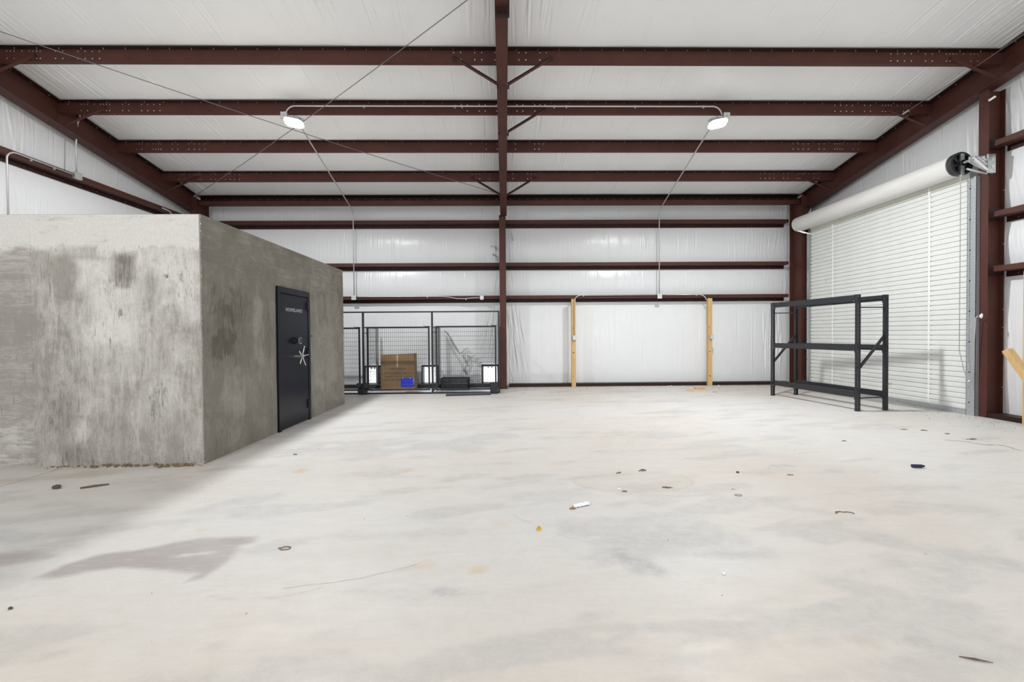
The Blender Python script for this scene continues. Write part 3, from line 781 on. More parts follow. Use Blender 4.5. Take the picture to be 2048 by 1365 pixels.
# ------------------------------------------------------------------ concrete room
XB, YB0, YB1, ZB = -3.076, 4.484, 8.37, 2.543; XBL = -7.25
vt = thing('concrete_room', 'grey smeared concrete block room with a black vault door in its side', 'structure', ((XB+XBL)/2, (YB0+YB1)/2, 0))
xs = np.concatenate([np.linspace(XBL, -5.3, 40)[:-1], np.linspace(-5.3, XB, 520)]); zs = np.linspace(0, ZB, 380); Xg, Zg = np.meshgrid(xs, zs)
def px(u): return (u-411)/871.9*4.484 + XB        # metres along the face
def pz(v): return (930.-v)/500.*ZB
def R2(u0, u1, v0, v1, s_, soft=.05, wob=.05): return s_*polymask(Xg, Zg, [(px(u0), pz(v1)), (px(u1), pz(v1)), (px(u1), pz(v0)), (px(u0), pz(v0))], soft, wob, int(abs(u0)+v0) % 60)
light = np.full(Xg.shape, .22); dark = np.zeros_like(Xg)
light = np.maximum(light, .95*np.clip((Zg-pz(515)+(vnoise(Xg, Zg, 3, 50)-.5)*.25)/.10, 0, 1))
light = np.maximum(light, R2(163, 335, 480, 720, .80, .30, .15)); light = np.maximum(light, R2(300, 430, 480, 660, .85, .35, .15))
light = np.maximum(light, R2(163, 420, 600, 850, .45, .45, .2)); light = np.maximum(light, R2(84, 160, 560, 700, .50, .2, .1))
light = np.maximum(light, R2(120, 165, 700, 800, .60, .15, .1)); light = np.maximum(light, R2(150, 185, 845, 890, .65, .08, .06)); light = np.maximum(light, R2(-300, 70, 840, 930, .35, .08, .08))
def cut(a, m_): return a*(1-m_)
light = cut(light, R2(-900, 82, 526, 835, .5, .07, .05)); light = cut(light, R2(136, 163, 488, 600, .6, .05)); light = cut(light, R2(238, 284, 508, 560, .8, .04))
light = cut(light, R2(168, 210, 492, 518, .55, .03, .04)); light = cut(light, R2(130, 163, 780, 930, .6, .05)); light = cut(light, R2(262, 300, 765, 795, .45, .08, .08)); light = cut(light, R2(290, 335, 620, 700, .35, .2, .1))
dark += R2(88, 160, 500, 640, .34, .10); dark = np.maximum(dark, R2(88, 162, 740, 870, .50, .12)); dark = np.maximum(dark, R2(236, 284, 508, 580, .62, .06))
dark = np.maximum(dark, R2(240, 275, 580, 640, .5, .12)); dark = np.maximum(dark, R2(130, 205, 885, 935, .6, .07)); dark = np.maximum(dark, R2(205, 420, 905, 935, .35, .06))
dark = np.maximum(dark, R2(225, 250, 600, 860, .34, .10)); dark = np.maximum(dark, R2(305, 345, 690, 870, .40, .12)); dark = np.maximum(dark, R2(350, 395, 500, 700, .34, .14))
dark = np.maximum(dark, R2(-900, 80, 540, 830, .12, .2)); dark = np.maximum(dark, R2(225, 262, 860, 900, .3, .15))
dark = dark - .5*np.clip((Zg-pz(492))/.1, 0, 1)
horiz = np.maximum(np.clip((px(86)-Xg)/.05, 0, 1), np.clip((Zg-pz(498))/.1, 0, 1))
jit = (vnoise(Xg, Zg, 4, 40)-.5)*.006
seam = np.exp(-((Xg-px(82))/.008)**2)*.006 + np.exp(-((Xg-px(168))/.006)**2)*.004*(Zg < pz(490))
Yg = YB0 + jit - seam
edge = (np.abs(Xg-XB) < .02)*(rs.rand(*Xg.shape)-.5)*.014
P = np.stack([Xg+np.where(np.abs(Xg-XB) < 1e-6, edge, 0), Yg, Zg], -1)
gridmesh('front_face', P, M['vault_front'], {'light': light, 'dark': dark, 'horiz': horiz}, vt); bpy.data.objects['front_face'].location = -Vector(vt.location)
ys = np.linspace(YB0, YB1, 460); Yg, Zg = np.meshgrid(ys, zs)
light = .10+.32*ell(Yg, Zg, 5.5, 1.35, .14, .6, 0, 5, .6)+.25*ell(Yg, Zg, 7.6, 1.0, .5, .8, 0, 6, .8)+.30*ell(Yg, Zg, 4.95, .55, .25, .5, 0, 15, .8)+.25*np.clip((Yg-6.9)/.2, 0, 1)
dark = .60*ell(Yg, Zg, 4.75, 1.45, .28, .5, 0, 7, .9)+.55*ell(Yg, Zg, 5.15, 1.65, .3, .3, 0, 8, .9)+.5*ell(Yg, Zg, 5.72, 1.35, .10, .55, 0, 9, .5)+.45*ell(Yg, Zg, 5.0, 1.15, .35, .25, 0, 17, .9)+.30*ell(Yg, Zg, 7.4, 1.2, .4, .6, 0, 10, .9)+.35*ell(Yg, Zg, 4.8, .25, .3, .4, 0, 12, .9)+.45*ell(Yg, Zg, 5.75, .35, .08, .35, 0, 13, .6)
dark = dark - .45*np.clip((Zg-1.95)/.15, 0, 1)
horiz = np.clip((Zg-1.95)/.1, 0, 1)*1.0
Xs = XB + (vnoise(Yg, Zg, 4, 41)-.5)*.008
door_cut = None
P = np.stack([Xs, Yg, Zg], -1)
gridmesh('side_face', P, M['vault_side_shaded'], {'light': np.clip(light, 0, 1), 'dark': dark, 'horiz': horiz}, vt); bpy.data.objects['side_face'].location = -Vector(vt.location)
MB().box(XBL, XB-.004, YB0+.004, YB1, ZB-.1, ZB+.004).build('roof_slab', M['vault_front'], vt)
MB().box(XBL, XB-.01, YB1-.1, YB1, 0, ZB-.1).build('rear_wall', M['vault_side_shaded'], vt)
MB().box(XB-.012, XB-.002, YB0-.006, YB0+.006, 0, ZB).build('corner_bead', M['vault_front'], vt)
MB().cyl((XB-.35, YB0-.012, 1.92), (XB-.35, YB0+.01, 1.92), .018, 14).build('form_tie_hole', M['vault_front'], vt)
MB().cyl((XB-.01, 6.98, 1.30), (XB+.008, 6.98, 1.30), .016, 10).build('form_tie_hole', M['dirt'], vt)

# vault door
dy0, dy1, dz = 5.915, 6.88, 1.982
dr = thing('door_2', 'black steel vault door with silver lettering, dial and spoked handle', 'door', (XB, (dy0+dy1)/2, 0), None, 'structure')
xf = XB + .03
MB().box(XB-.03, xf, dy0, dy0+.062, 0, dz).box(XB-.03, xf, dy1-.062, dy1, 0, dz).box(XB-.03, xf, dy0+.062, dy1-.062, dz-.085, dz).build('door_frame', M['safe'], dr, bevel=.003)
dp = MB().box(XB-.03, xf-.006, dy0+.07, dy1-.075, .02, dz-.098).build('door_panel', M['safe'], dr, bevel=.003)
MB().box(XB-.03, XB+.004, dy0+.06, dy1-.06, 0.01, dz-.08).build('door_gap', M['dark_rubber'], dr)
for z in (1.70, .97, .19):
    h_ = MB().cyl((xf+.012, dy1-.075, z), (xf+.012, dy1-.075, z+.13), .02, 12).box(xf-.01, xf+.012, dy1-.12, dy1-.03, z+.01, z+.12)
    h_.build('hinge', M['black'], dr)
# dial
y_, z_ = 6.375, 1.235
MB().cyl((xf-.006, y_, z_), (xf+.03, y_, z_), .05, 24, .046).cyl((xf+.03, y_, z_), (xf+.07, y_, z_), .03, 20).build('dial_base', M['black'], dr, smooth=False)
dl = MB().cyl((xf+.07, y_, z_), (xf+.085, y_, z_), .047, 28).build('dial', M['silver'], dr)
MB().cyl((xf+.085, y_, z_), (xf+.088, y_, z_), .038, 28).build('dial_face', M['shelf'], dl)
# spoked handle
y_, z_ = 6.37, 1.01
hb = MB().cyl((xf-.006, y_, z_), (xf+.09, y_, z_), .018, 16).cyl((xf+.085, y_, z_), (xf+.12, y_, z_), .028, 16)
hnd = hb.build('handle_hub', M['silver'], dr)
for k in range(5):
    a = math.radians(78 - 72*k)
    d = Vector((0, math.cos(a), math.sin(a)))
    p0 = Vector((xf+.10, y_, z_)); p1 = p0 + d*.14 + Vector((.022, 0, 0))
    MB().tube([p0, p0+d*.06+Vector((.012, 0, 0)), p1], [.0075, .008, .0095], 10).blob(p1, .011, .011, .011, 1, 0, 8, 6).build('spoke', M['silver'], hnd, True)
# lettering
cu = bpy.data.curves.new('lettering', 'FONT'); cu.body = 'HOMELAND'; cu.size = .068; cu.extrude = .0012; cu.offset = .0016; cu.space_character = 1.02
to = bpy.data.objects.new('tmp', cu); COL.objects.link(to); bpy.context.view_layer.update()
me = bpy.data.meshes.new_from_object(to.evaluated_get(bpy.context.evaluated_depsgraph_get()))
bpy.data.objects.remove(to, do_unlink=True)
n = len(me.vertices); co = np.zeros(n*3); me.vertices.foreach_get('co', co); co = co.reshape(-1, 3)
w0 = co[:, 0].max()-co[:, 0].min(); co[:, 0] = (co[:, 0]-co[:, 0].min())/w0*.49
L = Vector(dr.location)
new = np.stack([co[:, 2]+xf-.006+.0015-L.x, 6.135+co[:, 0]-L.y, 1.654+co[:, 1]-L.z], -1)
me.vertices.foreach_set('co', new.reshape(-1)); me.update(); me.materials.clear(); me.materials.append(M['letters'])
lt = bpy.data.objects.new('lettering', me); COL.objects.link(lt); lt.parent = dr
lt['label'] = 'silver raised lettering reading HOMELAND'

# ------------------------------------------------------------------ roll-up door
XD = 7.22; dY0, dY1 = 6.62, 10.19
rd = thing('door_1', 'white corrugated roll-up door with its rolled drum on the right wall', 'door', (XD, (dY0+dY1)/2, 0), None, 'structure')
top_z = 3.60; pitch = .083; n_s = int(top_z/pitch)
prof = [(0, 0), (.004, .004), (.004, .011), (-.014, .017), (-.016, pitch-.012), (-.012, pitch-.004), (0, pitch)]
base_me = None; z = .07
yA, yB = dY0+.03, dY1-.03
mb = MB()
for (dx, zz) in prof: mb.v += [(dx, 0, zz), (dx, yB-yA, zz)]
for i in range(len(prof)-1): a = i*2; mb.f.append((a, a+1, a+3, a+2))
sm = mb.mesh('slat'); sm.materials.append(M['door_white'])
while z < 3.58:
    o = bpy.data.objects.new('slat', sm); COL.objects.link(o); o.parent = rd; o.location = Vector((XD, yA, z)) - Vector(rd.location); z += pitch
MB().box(XD-.03, XD+.01, yA, yB, .0, .07).build('bottom_bar', M['galv'], rd)
MB().box(XD-.028, XD-.0, yA, yB, 0.0, .018).build('bottom_seal', M['dark_rubber'], rd)
# cream header between roll and curtain
MB().hexa([(XD-.012, yA, z), (XD+.0, yA, z), (XD+.0, yB, z), (XD-.012, yB, z), (XD-.05, yA, z+.16), (XD-.04, yA, z+.16), (XD-.04, yB, z+.16), (XD-.05, yB, z+.16)]).build('header', M['header'], rd)
MB().tube([(XD-.02, yA, z+.01), (XD-.02, yB, z+.01)], .012, 8).build('stop_bar', M['header'], rd)
for yy in (9.47, 7.29):
    s_ = MB(); zz = .1
    while zz < 3.74: s_.box(XD-.022-(.012 if zz > 3.55 else 0), XD-.014, yy-.016, yy+.016, zz, min(zz+pitch-.004, 3.74)); zz += pitch
    s_.build('retainer_strip', M['strip'], rd)
for y0, y1, sg in ((6.53, 6.66, 1), (10.16, 10.25, -1)):
    g = MB().box(XD-.05, XD-.045, y0, y1, 0, 3.66)
    yy = y0 if sg > 0 else y1-.005
    g.box(XD-.05, XD+.02, yy, yy+.005, 0, 3.66)
    yy2 = y1-.005 if sg > 0 else y0
    g.box(XD-.05, XD-.02, yy2, yy2+.005, 0, 3.66)
    gr = g.build('guide_rail', M['galv'], rd)
    h_ = MB()
    for q in range(8): h_.cyl((XD-.0495, (y0+y1)/2+.02, .2+.47*q), (XD-.052, (y0+y1)/2+.02, .2+.47*q), .011, 8)
    tag(h_.build('bolt_holes', M['dark_rubber'], gr), kind='stuff')
# drum roll
XC, ZC, RR_ = 7.05, 3.885, .172
rl = MB().cyl((XC, 6.72, ZC), (XC, 10.36, ZC), RR_, 48).build('curtain_roll', M['roll_white'], rd, True)
rl.modifiers.new('es', 'EDGE_SPLIT').split_angle = .8
sp_ = MB()   # visible turns of the roll end
for k in range(5): sp_.tube(arc((XC, 6.716, ZC), 0, 2*math.pi, RR_-.012-k*.012, X1, Z1, 32), .0022, 5, False)
tag(sp_.build('roll_turns', M['header'], rd), kind='stuff')
# drum wheel with spokes
wh = MB(); ring = arc((XC, 6.66, ZC), 0, 2*math.pi, .172, X1, Z1, 36)
for i in range(36):
    a0, a1 = 2*math.pi*i/36, 2*math.pi*(i+1)/36
    def pp(a, r, y): return (XC+math.cos(a)*r, y, ZC+math.sin(a)*r)
    wh.hexa([pp(a0, .145, 6.63), pp(a1, .145, 6.63), pp(a1, .178, 6.63), pp(a0, .178, 6.63), pp(a0, .145, 6.70), pp(a1, .145, 6.70), pp(a1, .178, 6.70), pp(a0, .178, 6.70)])
wheel = wh.build('drum_wheel', M['wheel'], rd)
for k in range(6):
    a = 2*math.pi*k/6+.3
    MB().bar((XC, 6.66, ZC), (XC+math.cos(a)*.15, 6.66, ZC+math.sin(a)*.15), .03, .018, (0, 1, 0)).build('wheel_spoke', M['wheel'], wheel)
MB().cyl((XC, 6.60, ZC), (XC, 6.70, ZC), .045, 16).build('wheel_hub', M['wheel'], wheel)
MB().cyl((XC, 6.69, ZC), (XC, 6.715, ZC), .15, 28).build('wheel_web', M['wheel'], wheel)
MB().cyl((XC, 6.45, ZC), (XC, 6.62, ZC), .02, 12).build('axle', M['galv'], rd)
def bracket(y, sg):
    t_ = MB().box(7.0, 7.28, y-.003, y+.003, ZC-.10, ZC+.12).build('bracket_plate', M['zinc'], rd)
    return t_
br = MB().hexa([(7.0, 6.47, ZC-.04), (7.29, 6.42, ZC-.24), (7.29, 6.44, ZC-.24), (7.0, 6.49, ZC-.04), (7.0, 6.47, ZC+.04), (7.29, 6.42, ZC+.04), (7.29, 6.44, ZC+.04), (7.0, 6.49, ZC+.04)]).build('bracket', M['zinc'], rd)
for k in range(3):
    MB().bar((7.03+.06*k, 6.452, ZC+.02), (7.22+.02*k, 6.412, ZC-.19+.05*k), .014, .028, (0, 1, 0)).build('bracket_rib', M['strip'], br)
MB().box(7.20, 7.31, 6.395, 6.42, ZC-.23, ZC+.05).build('bracket_flange', M['zinc'], br)
MB().bar((6.98, 6.50, ZC-.13), (7.20, 6.42, ZC-.24), .03, .015).build('bracket_arm', M['zinc'], br)
MB().box(7.02, 7.06, 6.60, 6.64, ZC-.20, ZC+.14).build('chain_guard', M['zinc'], rd)
for yy in (.3, .7): MB().cyl((7.255, 6.383, ZC-.22+.27*yy), (7.255, 6.396, ZC-.22+.27*yy), .018, 6).build('bracket_bolt', M['silver'], br)
# bracket at the far end
b2 = MB().hexa([(7.02, 10.37, ZC-.10), (7.24, 10.37, ZC-.26), (7.24, 10.39, ZC-.26), (7.02, 10.39, ZC-.10), (7.02, 10.37, ZC+.1), (7.24, 10.37, ZC+.2), (7.24, 10.39, ZC+.2), (7.02, 10.39, ZC+.1)]).build('bracket', M['zinc'], rd)
for k in range(4): MB().bar((7.0+.035*k, 10.30, ZC-.17), (7.10+.03*k, 10.22, ZC-.24), .008, .012).build('bracket_rib', M['strip'], b2)
MB().bar((7.0, 10.32, ZC-.16), (7.2, 10.16, ZC-.27), .03, .012).build('bracket_arm', M['zinc'], b2)
MB().hexa([(7.14, 10.20, ZC+.10), (7.2, 10.20, ZC+.10), (7.2, 10.204, ZC+.10), (7.14, 10.204, ZC+.10), (7.15, 10.10, ZC+.30), (7.17, 10.10, ZC+.33), (7.17, 10.104, ZC+.33), (7.15, 10.104, ZC+.30)]).build('bracket_tab', M['strip'], rd)
# hand chain: two falls, linked
def chain(pts, name, r=.0045, step=.028):
    mb = MB(); P = [Vector(p) for p in pts]; out = []
    for a, b_ in zip(P[:-1], P[1:]):
        n = max(1, int((b_-a).length/step))
        for i in range(n): out.append((a.lerp(b_, i/n), (b_-a).normalized()))
    for i, (p, d) in enumerate(out):
        s_ = Vector((0, 1, 0)) if i % 2 else Vector((1, 0, 0))
        s_ = (s_-d*s_.dot(d)).normalized()
        mb.bar(p-d*step*.55, p+d*step*.55, .012 if i % 2 else .005, .005 if i % 2 else .012, s_.cross(d))
    return mb.build(name, M['galv_pale'], rd)
chain([(7.04, 6.64, 3.70), (7.04, 6.64, 1.0), (7.06, 6.60, .75), (7.09, 6.575, .58), (7.11, 6.56, .54), (7.135, 6.545, .56), (7.14, 6.53, .9), (7.14, 6.5, 1.5), (7.15, 6.46, 1.55)], 'hand_chain')
MB().blob((7.16, 6.44, 1.53), .02, .02, .035, 4, .3).build('chain_hook', M['strip'], rd)
tag(MB().box(XD-.0165, XD-.0135, 8.02, 8.09, .30, .345).build('label_sticker', M['card_pale'], rd), 'small faded yellow sticker low on the door curtain')
MB().cyl((XD-.016, 9.68, 2.45), (XD-.012, 9.68, 2.45), .01, 8).build('bullet_lock_hole', M['dark_rubber'], rd)

# ------------------------------------------------------------------ black rack
def sh_post(px_, py_, ang_x, t, name='upright'):
    """U-shaped punched upright, open side along local x"""
    H_ = 1.918; w_ = .062; d_ = .045; th = .003
    c_, s_ = math.cos(ang), math.sin(ang)
    def W(x, y, z): return (px_+x*c_-y*s_, py_+x*s_+y*c_, z)
    def B(mb, x0, x1, y0, y1, z0, z1): mb.hexa([W(x0,y0,z0), W(x1,y0,z0), W(x1,y1,z0), W(x0,y1,z0), W(x0,y0,z1), W(x1,y0,z1), W(x1,y1,z1), W(x0,y1,z1)])
    mb = MB(); p = .038; z = .02; hw = .009
    # face towards the rack end (local -y for near, here both) carries two rows of keyholes
    zs_ = []
    while z < H_-.02: zs_.append(z); z += p
    # side plate (normal local x) on both sides
    for sx in (-w_/2, w_/2-th): B(mb, sx, sx+th, -d_/2, d_/2, 0, H_)
    yy = ang_x*(d_/2) ; y0, y1 = (yy-th, yy) if ang_x > 0 else (yy, yy+th)
    zz = 0
    for z in zs_:
        B(mb, -w_/2, w_/2, y0, y1, zz, z)
        B(mb, -w_/2, -.021, y0, y1, z, z+.02); B(mb, -.009, .009, y0, y1, z, z+.02); B(mb, .021, w_/2, y0, y1, z, z+.02); zz = z+.02
    B(mb, -w_/2, w_/2, y0, y1, zz, H_)
    o = mb.build(name, M['shelf'], t)
    mb = MB(); B(mb, -.04, .04, -.03, .03, 0, .004); mb.build('foot_plate', M['shelf'], o)
    return o
FL, BL, FR, BR = Vector((5.555, 8.95, 0)), Vector((6.075, 9.0, 0)), Vector((5.79, 7.06, 0)), Vector((6.30, 7.115, 0))
ang = math.atan2(BR.y-FR.y, BR.x-FR.x)
rack = thing('storage_rack', 'black steel storage rack with three empty beam levels beside the roll-up door', 'shelf', ((FL+BR)/2))
sh_post(FL.x, FL.y, 1, rack); sh_post(BL.x, BL.y, 1, rack); sh_post(FR.x, FR.y, -1, rack); sh_post(BR.x, BR.y, -1, rack)
UPV = Vector((0, 0, 1))
for z in (1.865, 1.04, .268):
    for a, b_, nn in ((FL, FR, 'front'), (BL, BR, 'rear')):
        d = (b_-a).normalized(); n_ = Vector((d.y, -d.x, 0)) * (1 if nn == 'front' else -1)
        p0 = a + d*.03 + UPV*z; p1 = b_ - d*.03 + UPV*z
        bm_ = MB().bar(p0, p1, .035, .098)
        off = Vector((-n_.x, -n_.y, 0)) * -.0
        o = bm_.build('beam', M['shelf'], rack, bevel=.004)
        # step on which decking would sit
        inward = (BL-FL).normalized() * (1 if nn == 'front' else -1)
        MB().bar(p0+inward*.024+UPV*.008, p1+inward*.024+UPV*.008, .016, .05).build('beam_step', M['shelf'], o)
        for e, s_ in ((a, 1), (b_, -1)):
            MB().bar(e+d*s_*.036+UPV*(z-.08), e+d*s_*.036+UPV*(z+.055), .05, .006, d).build('end_plate', M['shelf'], o)
            MB().cyl(e+d*s_*.045+UPV*(z-.05)-(BL-FL).normalized()*.022*(1 if nn == 'front' else -1), e+d*s_*.045+UPV*(z-.05)-(BL-FL).normalized()*.028*(1 if nn == 'front' else -1), .008, 8).build('rivet', M['bolt'], o)
for a, b_ in ((FL, BL), (FR, BR)):
    d = (b_-a).normalized()
    MB().bar(a+d*.03+UPV*1.705, b_-d*.03+UPV*1.71, .018, .018).build('end_tie', M['shelf'], rack)
    MB().bar(a+d*.03+UPV*.215, b_-d*.03+UPV*.22, .018, .018).build('end_tie', M['shelf'], rack)
    MB().bar(a+d*.02+UPV*.70, b_-d*.02+UPV*1.24, .02, .042).build('diagonal_brace', M['shelf'], rack)

# ------------------------------------------------------------------ wooden posts with outlet boxes
def wpost(x, y, zt, label, lx, ob=True):
    t = thing('wooden_post', label, 'post', (x, y, 0), 'wooden outlet posts')
    if lx == 0:
        MB().box(x-.05, x-.014, y-.03, y+.0, 1.16, zt).box(x-.05, x+.05, y+.0, y+.06, 0, zt).box(x+.014, x+.05, y-.03, y+.0, 1.16, zt).box(x-.05, x+.05, y-.03, y+.0, 0, 1.16).build('timber', M['lumber'], t, bevel=.003)
        MB().cyl((x, y-.012, 1.2), (x, y-.012, zt), .0105, 8).build('conduit_drop', M['galv'], t)
    else:
        MB().box(x-.052, x+.052, y-.03, y+.06, 0, zt).build('timber', M['lumber'], t, bevel=.004)
    if ob:
        MB().box(x-.035+.01*lx, x+.055+.01*lx, y-.08, y-.03, 1.155, 1.27).build('outlet_box', M['galv'], t, bevel=.005)
        MB().box(x-.015+.01*lx, x+.045+.01*lx, y-.086, y-.08, 1.165, 1.26).build('cover_plate', M['box_white'], t)
    for q in range(3):
        MB().cyl((x+rnd.uniform(-.03, .03), y-.031, .25+.6*q), (x+rnd.uniform(-.03, .03), y-.029, .25+.6*q), .012, 8).build('knot', M['twig'], t)
    return t
wpost(1.69, 10.71, 2.17, 'wooden post with an outlet box, nearer the centre column on the back wall', 0)
wpost(5.07, 10.71, 2.165, 'wooden post with an outlet box on the back wall, nearer the black rack', 1)
t = thing('wooden_post', 'tall wooden post cut off by the right edge of the photo', 'post', (7.22, 5.93, 0), 'wooden outlet posts')
MB().box(7.20, 7.29, 5.80, 5.945, 0, 2.13).build('timber', M['lumber'], t, bevel=.003)
t = thing('lumber_brace', 'short slanted lumber offcut leaning on the post at the right photo edge', 'lumber', (7.0, 5.4, 0))
a, b_ = Vector((6.93, 5.90, 1.04)), Vector((7.02, 5.33, .05))
mbb = MB().bar(a, b_, .085, .085, (1, 0, .2)); mbb.build('timber', M['lumber'], t, bevel=.004)
dd = (a-b_).normalized()
MB().bar(a, a+dd*.002, .08, .08, (1, 0, .2)).build('cut_end', M['lumber_cut'], t)

# ------------------------------------------------------------------ kennels
KY = 9.70; KB = 10.72
ken = thing('dog_kennel', 'black steel framed dog kennel run with wire gates against the back wall', 'kennel', (-2.0, 10.2, 0))
posts = [-4.66, -3.135, -1.612, -.135]
kz = 1.835
MB().box(-5.2, -.12, KY-.014, KY+.014, kz-.03, kz).build('top_rail', M['black'], ken)
MB().box(-5.2, -.12, KY-.016, KY+.016, 0, .034).build('bottom_rail', M['black'], ken)
for x in posts: MB().box(x-.019, x+.019, KY-.019, KY+.019, 0, kz).build('post', M['black'], ken)
def wires(P0, du, dv, nu, nv, r, name, parent, mat='wire'):
    mb = MB(); P0 = Vector(P0); du = Vector(du); dv = Vector(dv)
    n_ = du.cross(dv).normalized()
    for i in range(nu+1): a = P0+du*(i/nu); mb.tube([a, a+dv], r, 4)
    for j in range(nv+1): a = P0+dv*(j/nv)+n_*r*1.6; mb.tube([a, a+du], r, 4)
    return tag(mb.build(name, M[mat], parent), kind='stuff')
gates = [(-4.60, -3.195, 1.485, 'left'), (-3.045, -1.665, 1.495, 'middle'), (-1.535, -.19, 1.505, 'right')]
gate_objs = []
for i, (x0, x1, zt, nn) in enumerate(gates):
    zb = .085; yg = KY-.03
    g = MB().box(x0, x0+.034, yg-.014, yg+.014, zb, zt).box(x1-.034, x1, yg-.014, yg+.014, zb, zt).box(x0+.034, x1-.034, yg-.014, yg+.014, zt-.034, zt).box(x0+.034, x1-.034, yg-.014, yg+.014, zb, zb+.03)
    go = g.build('gate', M['black'], ken); go['label'] = f'{nn} wire gate of the kennel'
    W_ = x1-x0-.068
    wires((x0+.034, yg, zb+.03), (W_, 0, 0), (0, 0, zt-zb-.064), int(W_/.043), int((zt-zb-.064)/.092), .0028, 'wire_mesh', go)
    MB().tube([(x1-.12, yg-.03, zt+.03), (x1-.1, yg-.03, zt+.0), (x1-.02, yg-.03, zt+.005), (x1+.03, yg-.02, zt-.005)], .006, 6).build('latch', M['black'], go)
    MB().tube([(x0-.05, yg-.02, zt-.12), (x0-.02, yg-.03, zt-.15), (x0+.02, yg-.02, zt-.11)], .008, 6).build('hinge', M['black'], go)
# divider panels running to the wall, and the end panel
for i, x in enumerate(posts):
    dvp = MB().box(x-.014, x+.014, KB-.03, KB, 0, 1.5).box(x-.012, x+.012, KY+.02, KB-.03, 1.47, 1.5).box(x-.012, x+.012, KY+.02, KB-.03, .05, .08)
    dvp = dvp.build('divider_panel', M['black'], ken)
    wires((x, KY+.02, .08), (0, KB-KY-.05, 0), (0, 0, 1.39), 18, 14, .0025, 'wire_mesh', dvp)
    if 0 < i < 3: MB().box(x+.02, x+.024, KB-.13, KB+.06, .1, 1.5).build('grey_liner', M['grey_film'], dvp)
MB().box(-5.2, -.14, KB-.03, KB, 0.02, .11).build('rear_rail', M['black'], ken)
MB().box(-5.2, -.2, KY+.12, KB-.05, 0.002, .01).build('kennel_floor', M['box_white'], ken)
# dog doors in the wall
for (x0, x1, lb) in ((-3.42, -3.12, 'left'), (-2.02, -1.68, 'middle'), (-.545, -.19, 'right')):
    t = thing('dog_door', f'{lb} of the three daylit dog doors low in the back wall, behind the kennel wire', 'dog door', ((x0+x1)/2, 10.8, 0), 'dog doors behind the kennel')
    MB().box(x0-.035, x0, KB, 10.93, .08, .56).box(x1, x1+.035, KB, 10.93, .08, .56).box(x0-.035, x1+.035, KB, 10.93, .525, .56).box(x0-.02, x1+.02, KB, 10.93, .08, .11).build('frame', M['black'], t)
    fl = MB().box(x0+.01, x1-.01, 10.88, 10.885, .13, .515).build('flap', M['flap'], t); fl['label'] = 'translucent flap bright with daylight'
    for q in (.35, .6): MB().box(x0+(x1-x0)*q-.02, x0+(x1-x0)*q+.02, 10.86, 10.88, .475, .505).build('flap_clip', M['galv'], t)
# carton, bin, crate, black bits
t = thing('cardboard_carton', 'large brown cardboard carton standing inside the middle kennel', 'box', (-2.5, 10.4, 0))
cx0, cx1, cy0, cy1, cz = -2.93, -2.13, 10.28, 10.6, .86
MB().hexa([(cx0,cy0,.015),(cx1,cy0,.015),(cx1,cy1,.015),(cx0,cy1,.015),(cx0,cy0,cz-.015),(cx1-.01,cy0,cz+.01),(cx1-.01,cy1,cz+.01),(cx0,cy1,cz-.03)]).build('carton_body', M['card'], t, bevel=.006)
MB().box(cx0+.01, (cx0+cx1)/2-.006, cy0-.006, cy0-.001, .60, cz-.03).build('flap', M['card'], t)
MB().box((cx0+cx1)/2+.006, cx1-.02, cy0-.006, cy0-.001, .60, cz-.02).build('flap', M['card'], t)
MB().box((cx0+cx1)/2-.015, (cx0+cx1)/2+.015, cy0-.009, cy0-.0065, .56, cz-.01).build('tape', M['card_pale'], t)
pm = MB(); q = random.Random(5)
for (zz, a0, a1) in ((.50, .28, .5), (.505, .54, .72), (.40, .12, .92), (.32, .12, .92), (.24, .12, .9)):
    xx = cx0+(cx1-cx0)*a0
    while xx < cx0+(cx1-cx0)*a1:
        w_ = q.uniform(.02, .05); pm.box(xx, xx+w_, cy0-.003, cy0-.0005, zz, zz+.035); xx += w_+q.uniform(.012, .03)
tag(pm.build('printed_marks', M['card_print'], t), kind='stuff')
t = thing('plastic_bin', 'bright blue plastic bin hung behind the middle gate wires in front of the carton', 'bin', (-2.19, 9.76, .17))
x0, x1, y0, y1, z0, z1 = -2.33, -2.045, 9.70, 9.86, .155, .335
MB().hexa([(x0+.02,y0,z0),(x1-.02,y0,z0),(x1-.02,y1-.02,z0),(x0+.02,y1-.02,z0),(x0+.02,y0,z0+.008),(x1-.02,y0,z0+.008),(x1-.02,y1-.02,z0+.008),(x0+.02,y1-.02,z0+.008)]).box(x0+.012, x1-.012, y0, y0+.006, z0, z1).box(x0+.012, x1-.012, y1-.012, y1-.006, z0, z1).box(x0+.008, x0+.014, y0, y1-.006, z0, z1).box(x1-.014, x1-.008, y0, y1-.006, z0, z1).build('bin_body', M['blue'], t)
MB().box(x0, x1, y0-.008, y0, z1-.02, z1).box(x0, x1, y1-.006, y1+.004, z1-.02, z1).box(x0, x0+.008, y0, y1, z1-.02, z1).box(x1-.008, x1, y0, y1, z1-.02, z1).build('rim', M['blue'], t)
for xx in (x0+.06, x1-.06): MB().tube([(xx, y0, z1-.02), (xx, y0-.0, z1+.03), (xx, y0-.04, z1+.035), (xx, y0-.04, z1+.01)], .004, 6).build('hook', M['galv'], t)
t = thing('wire_crate', 'low black crate on the floor of the right kennel', 'crate', (-1.17, 10.3, 0))
x0, x1, y0, y1, z1 = -1.50, -.86, 10.18, 10.52, .29
cm = MB()
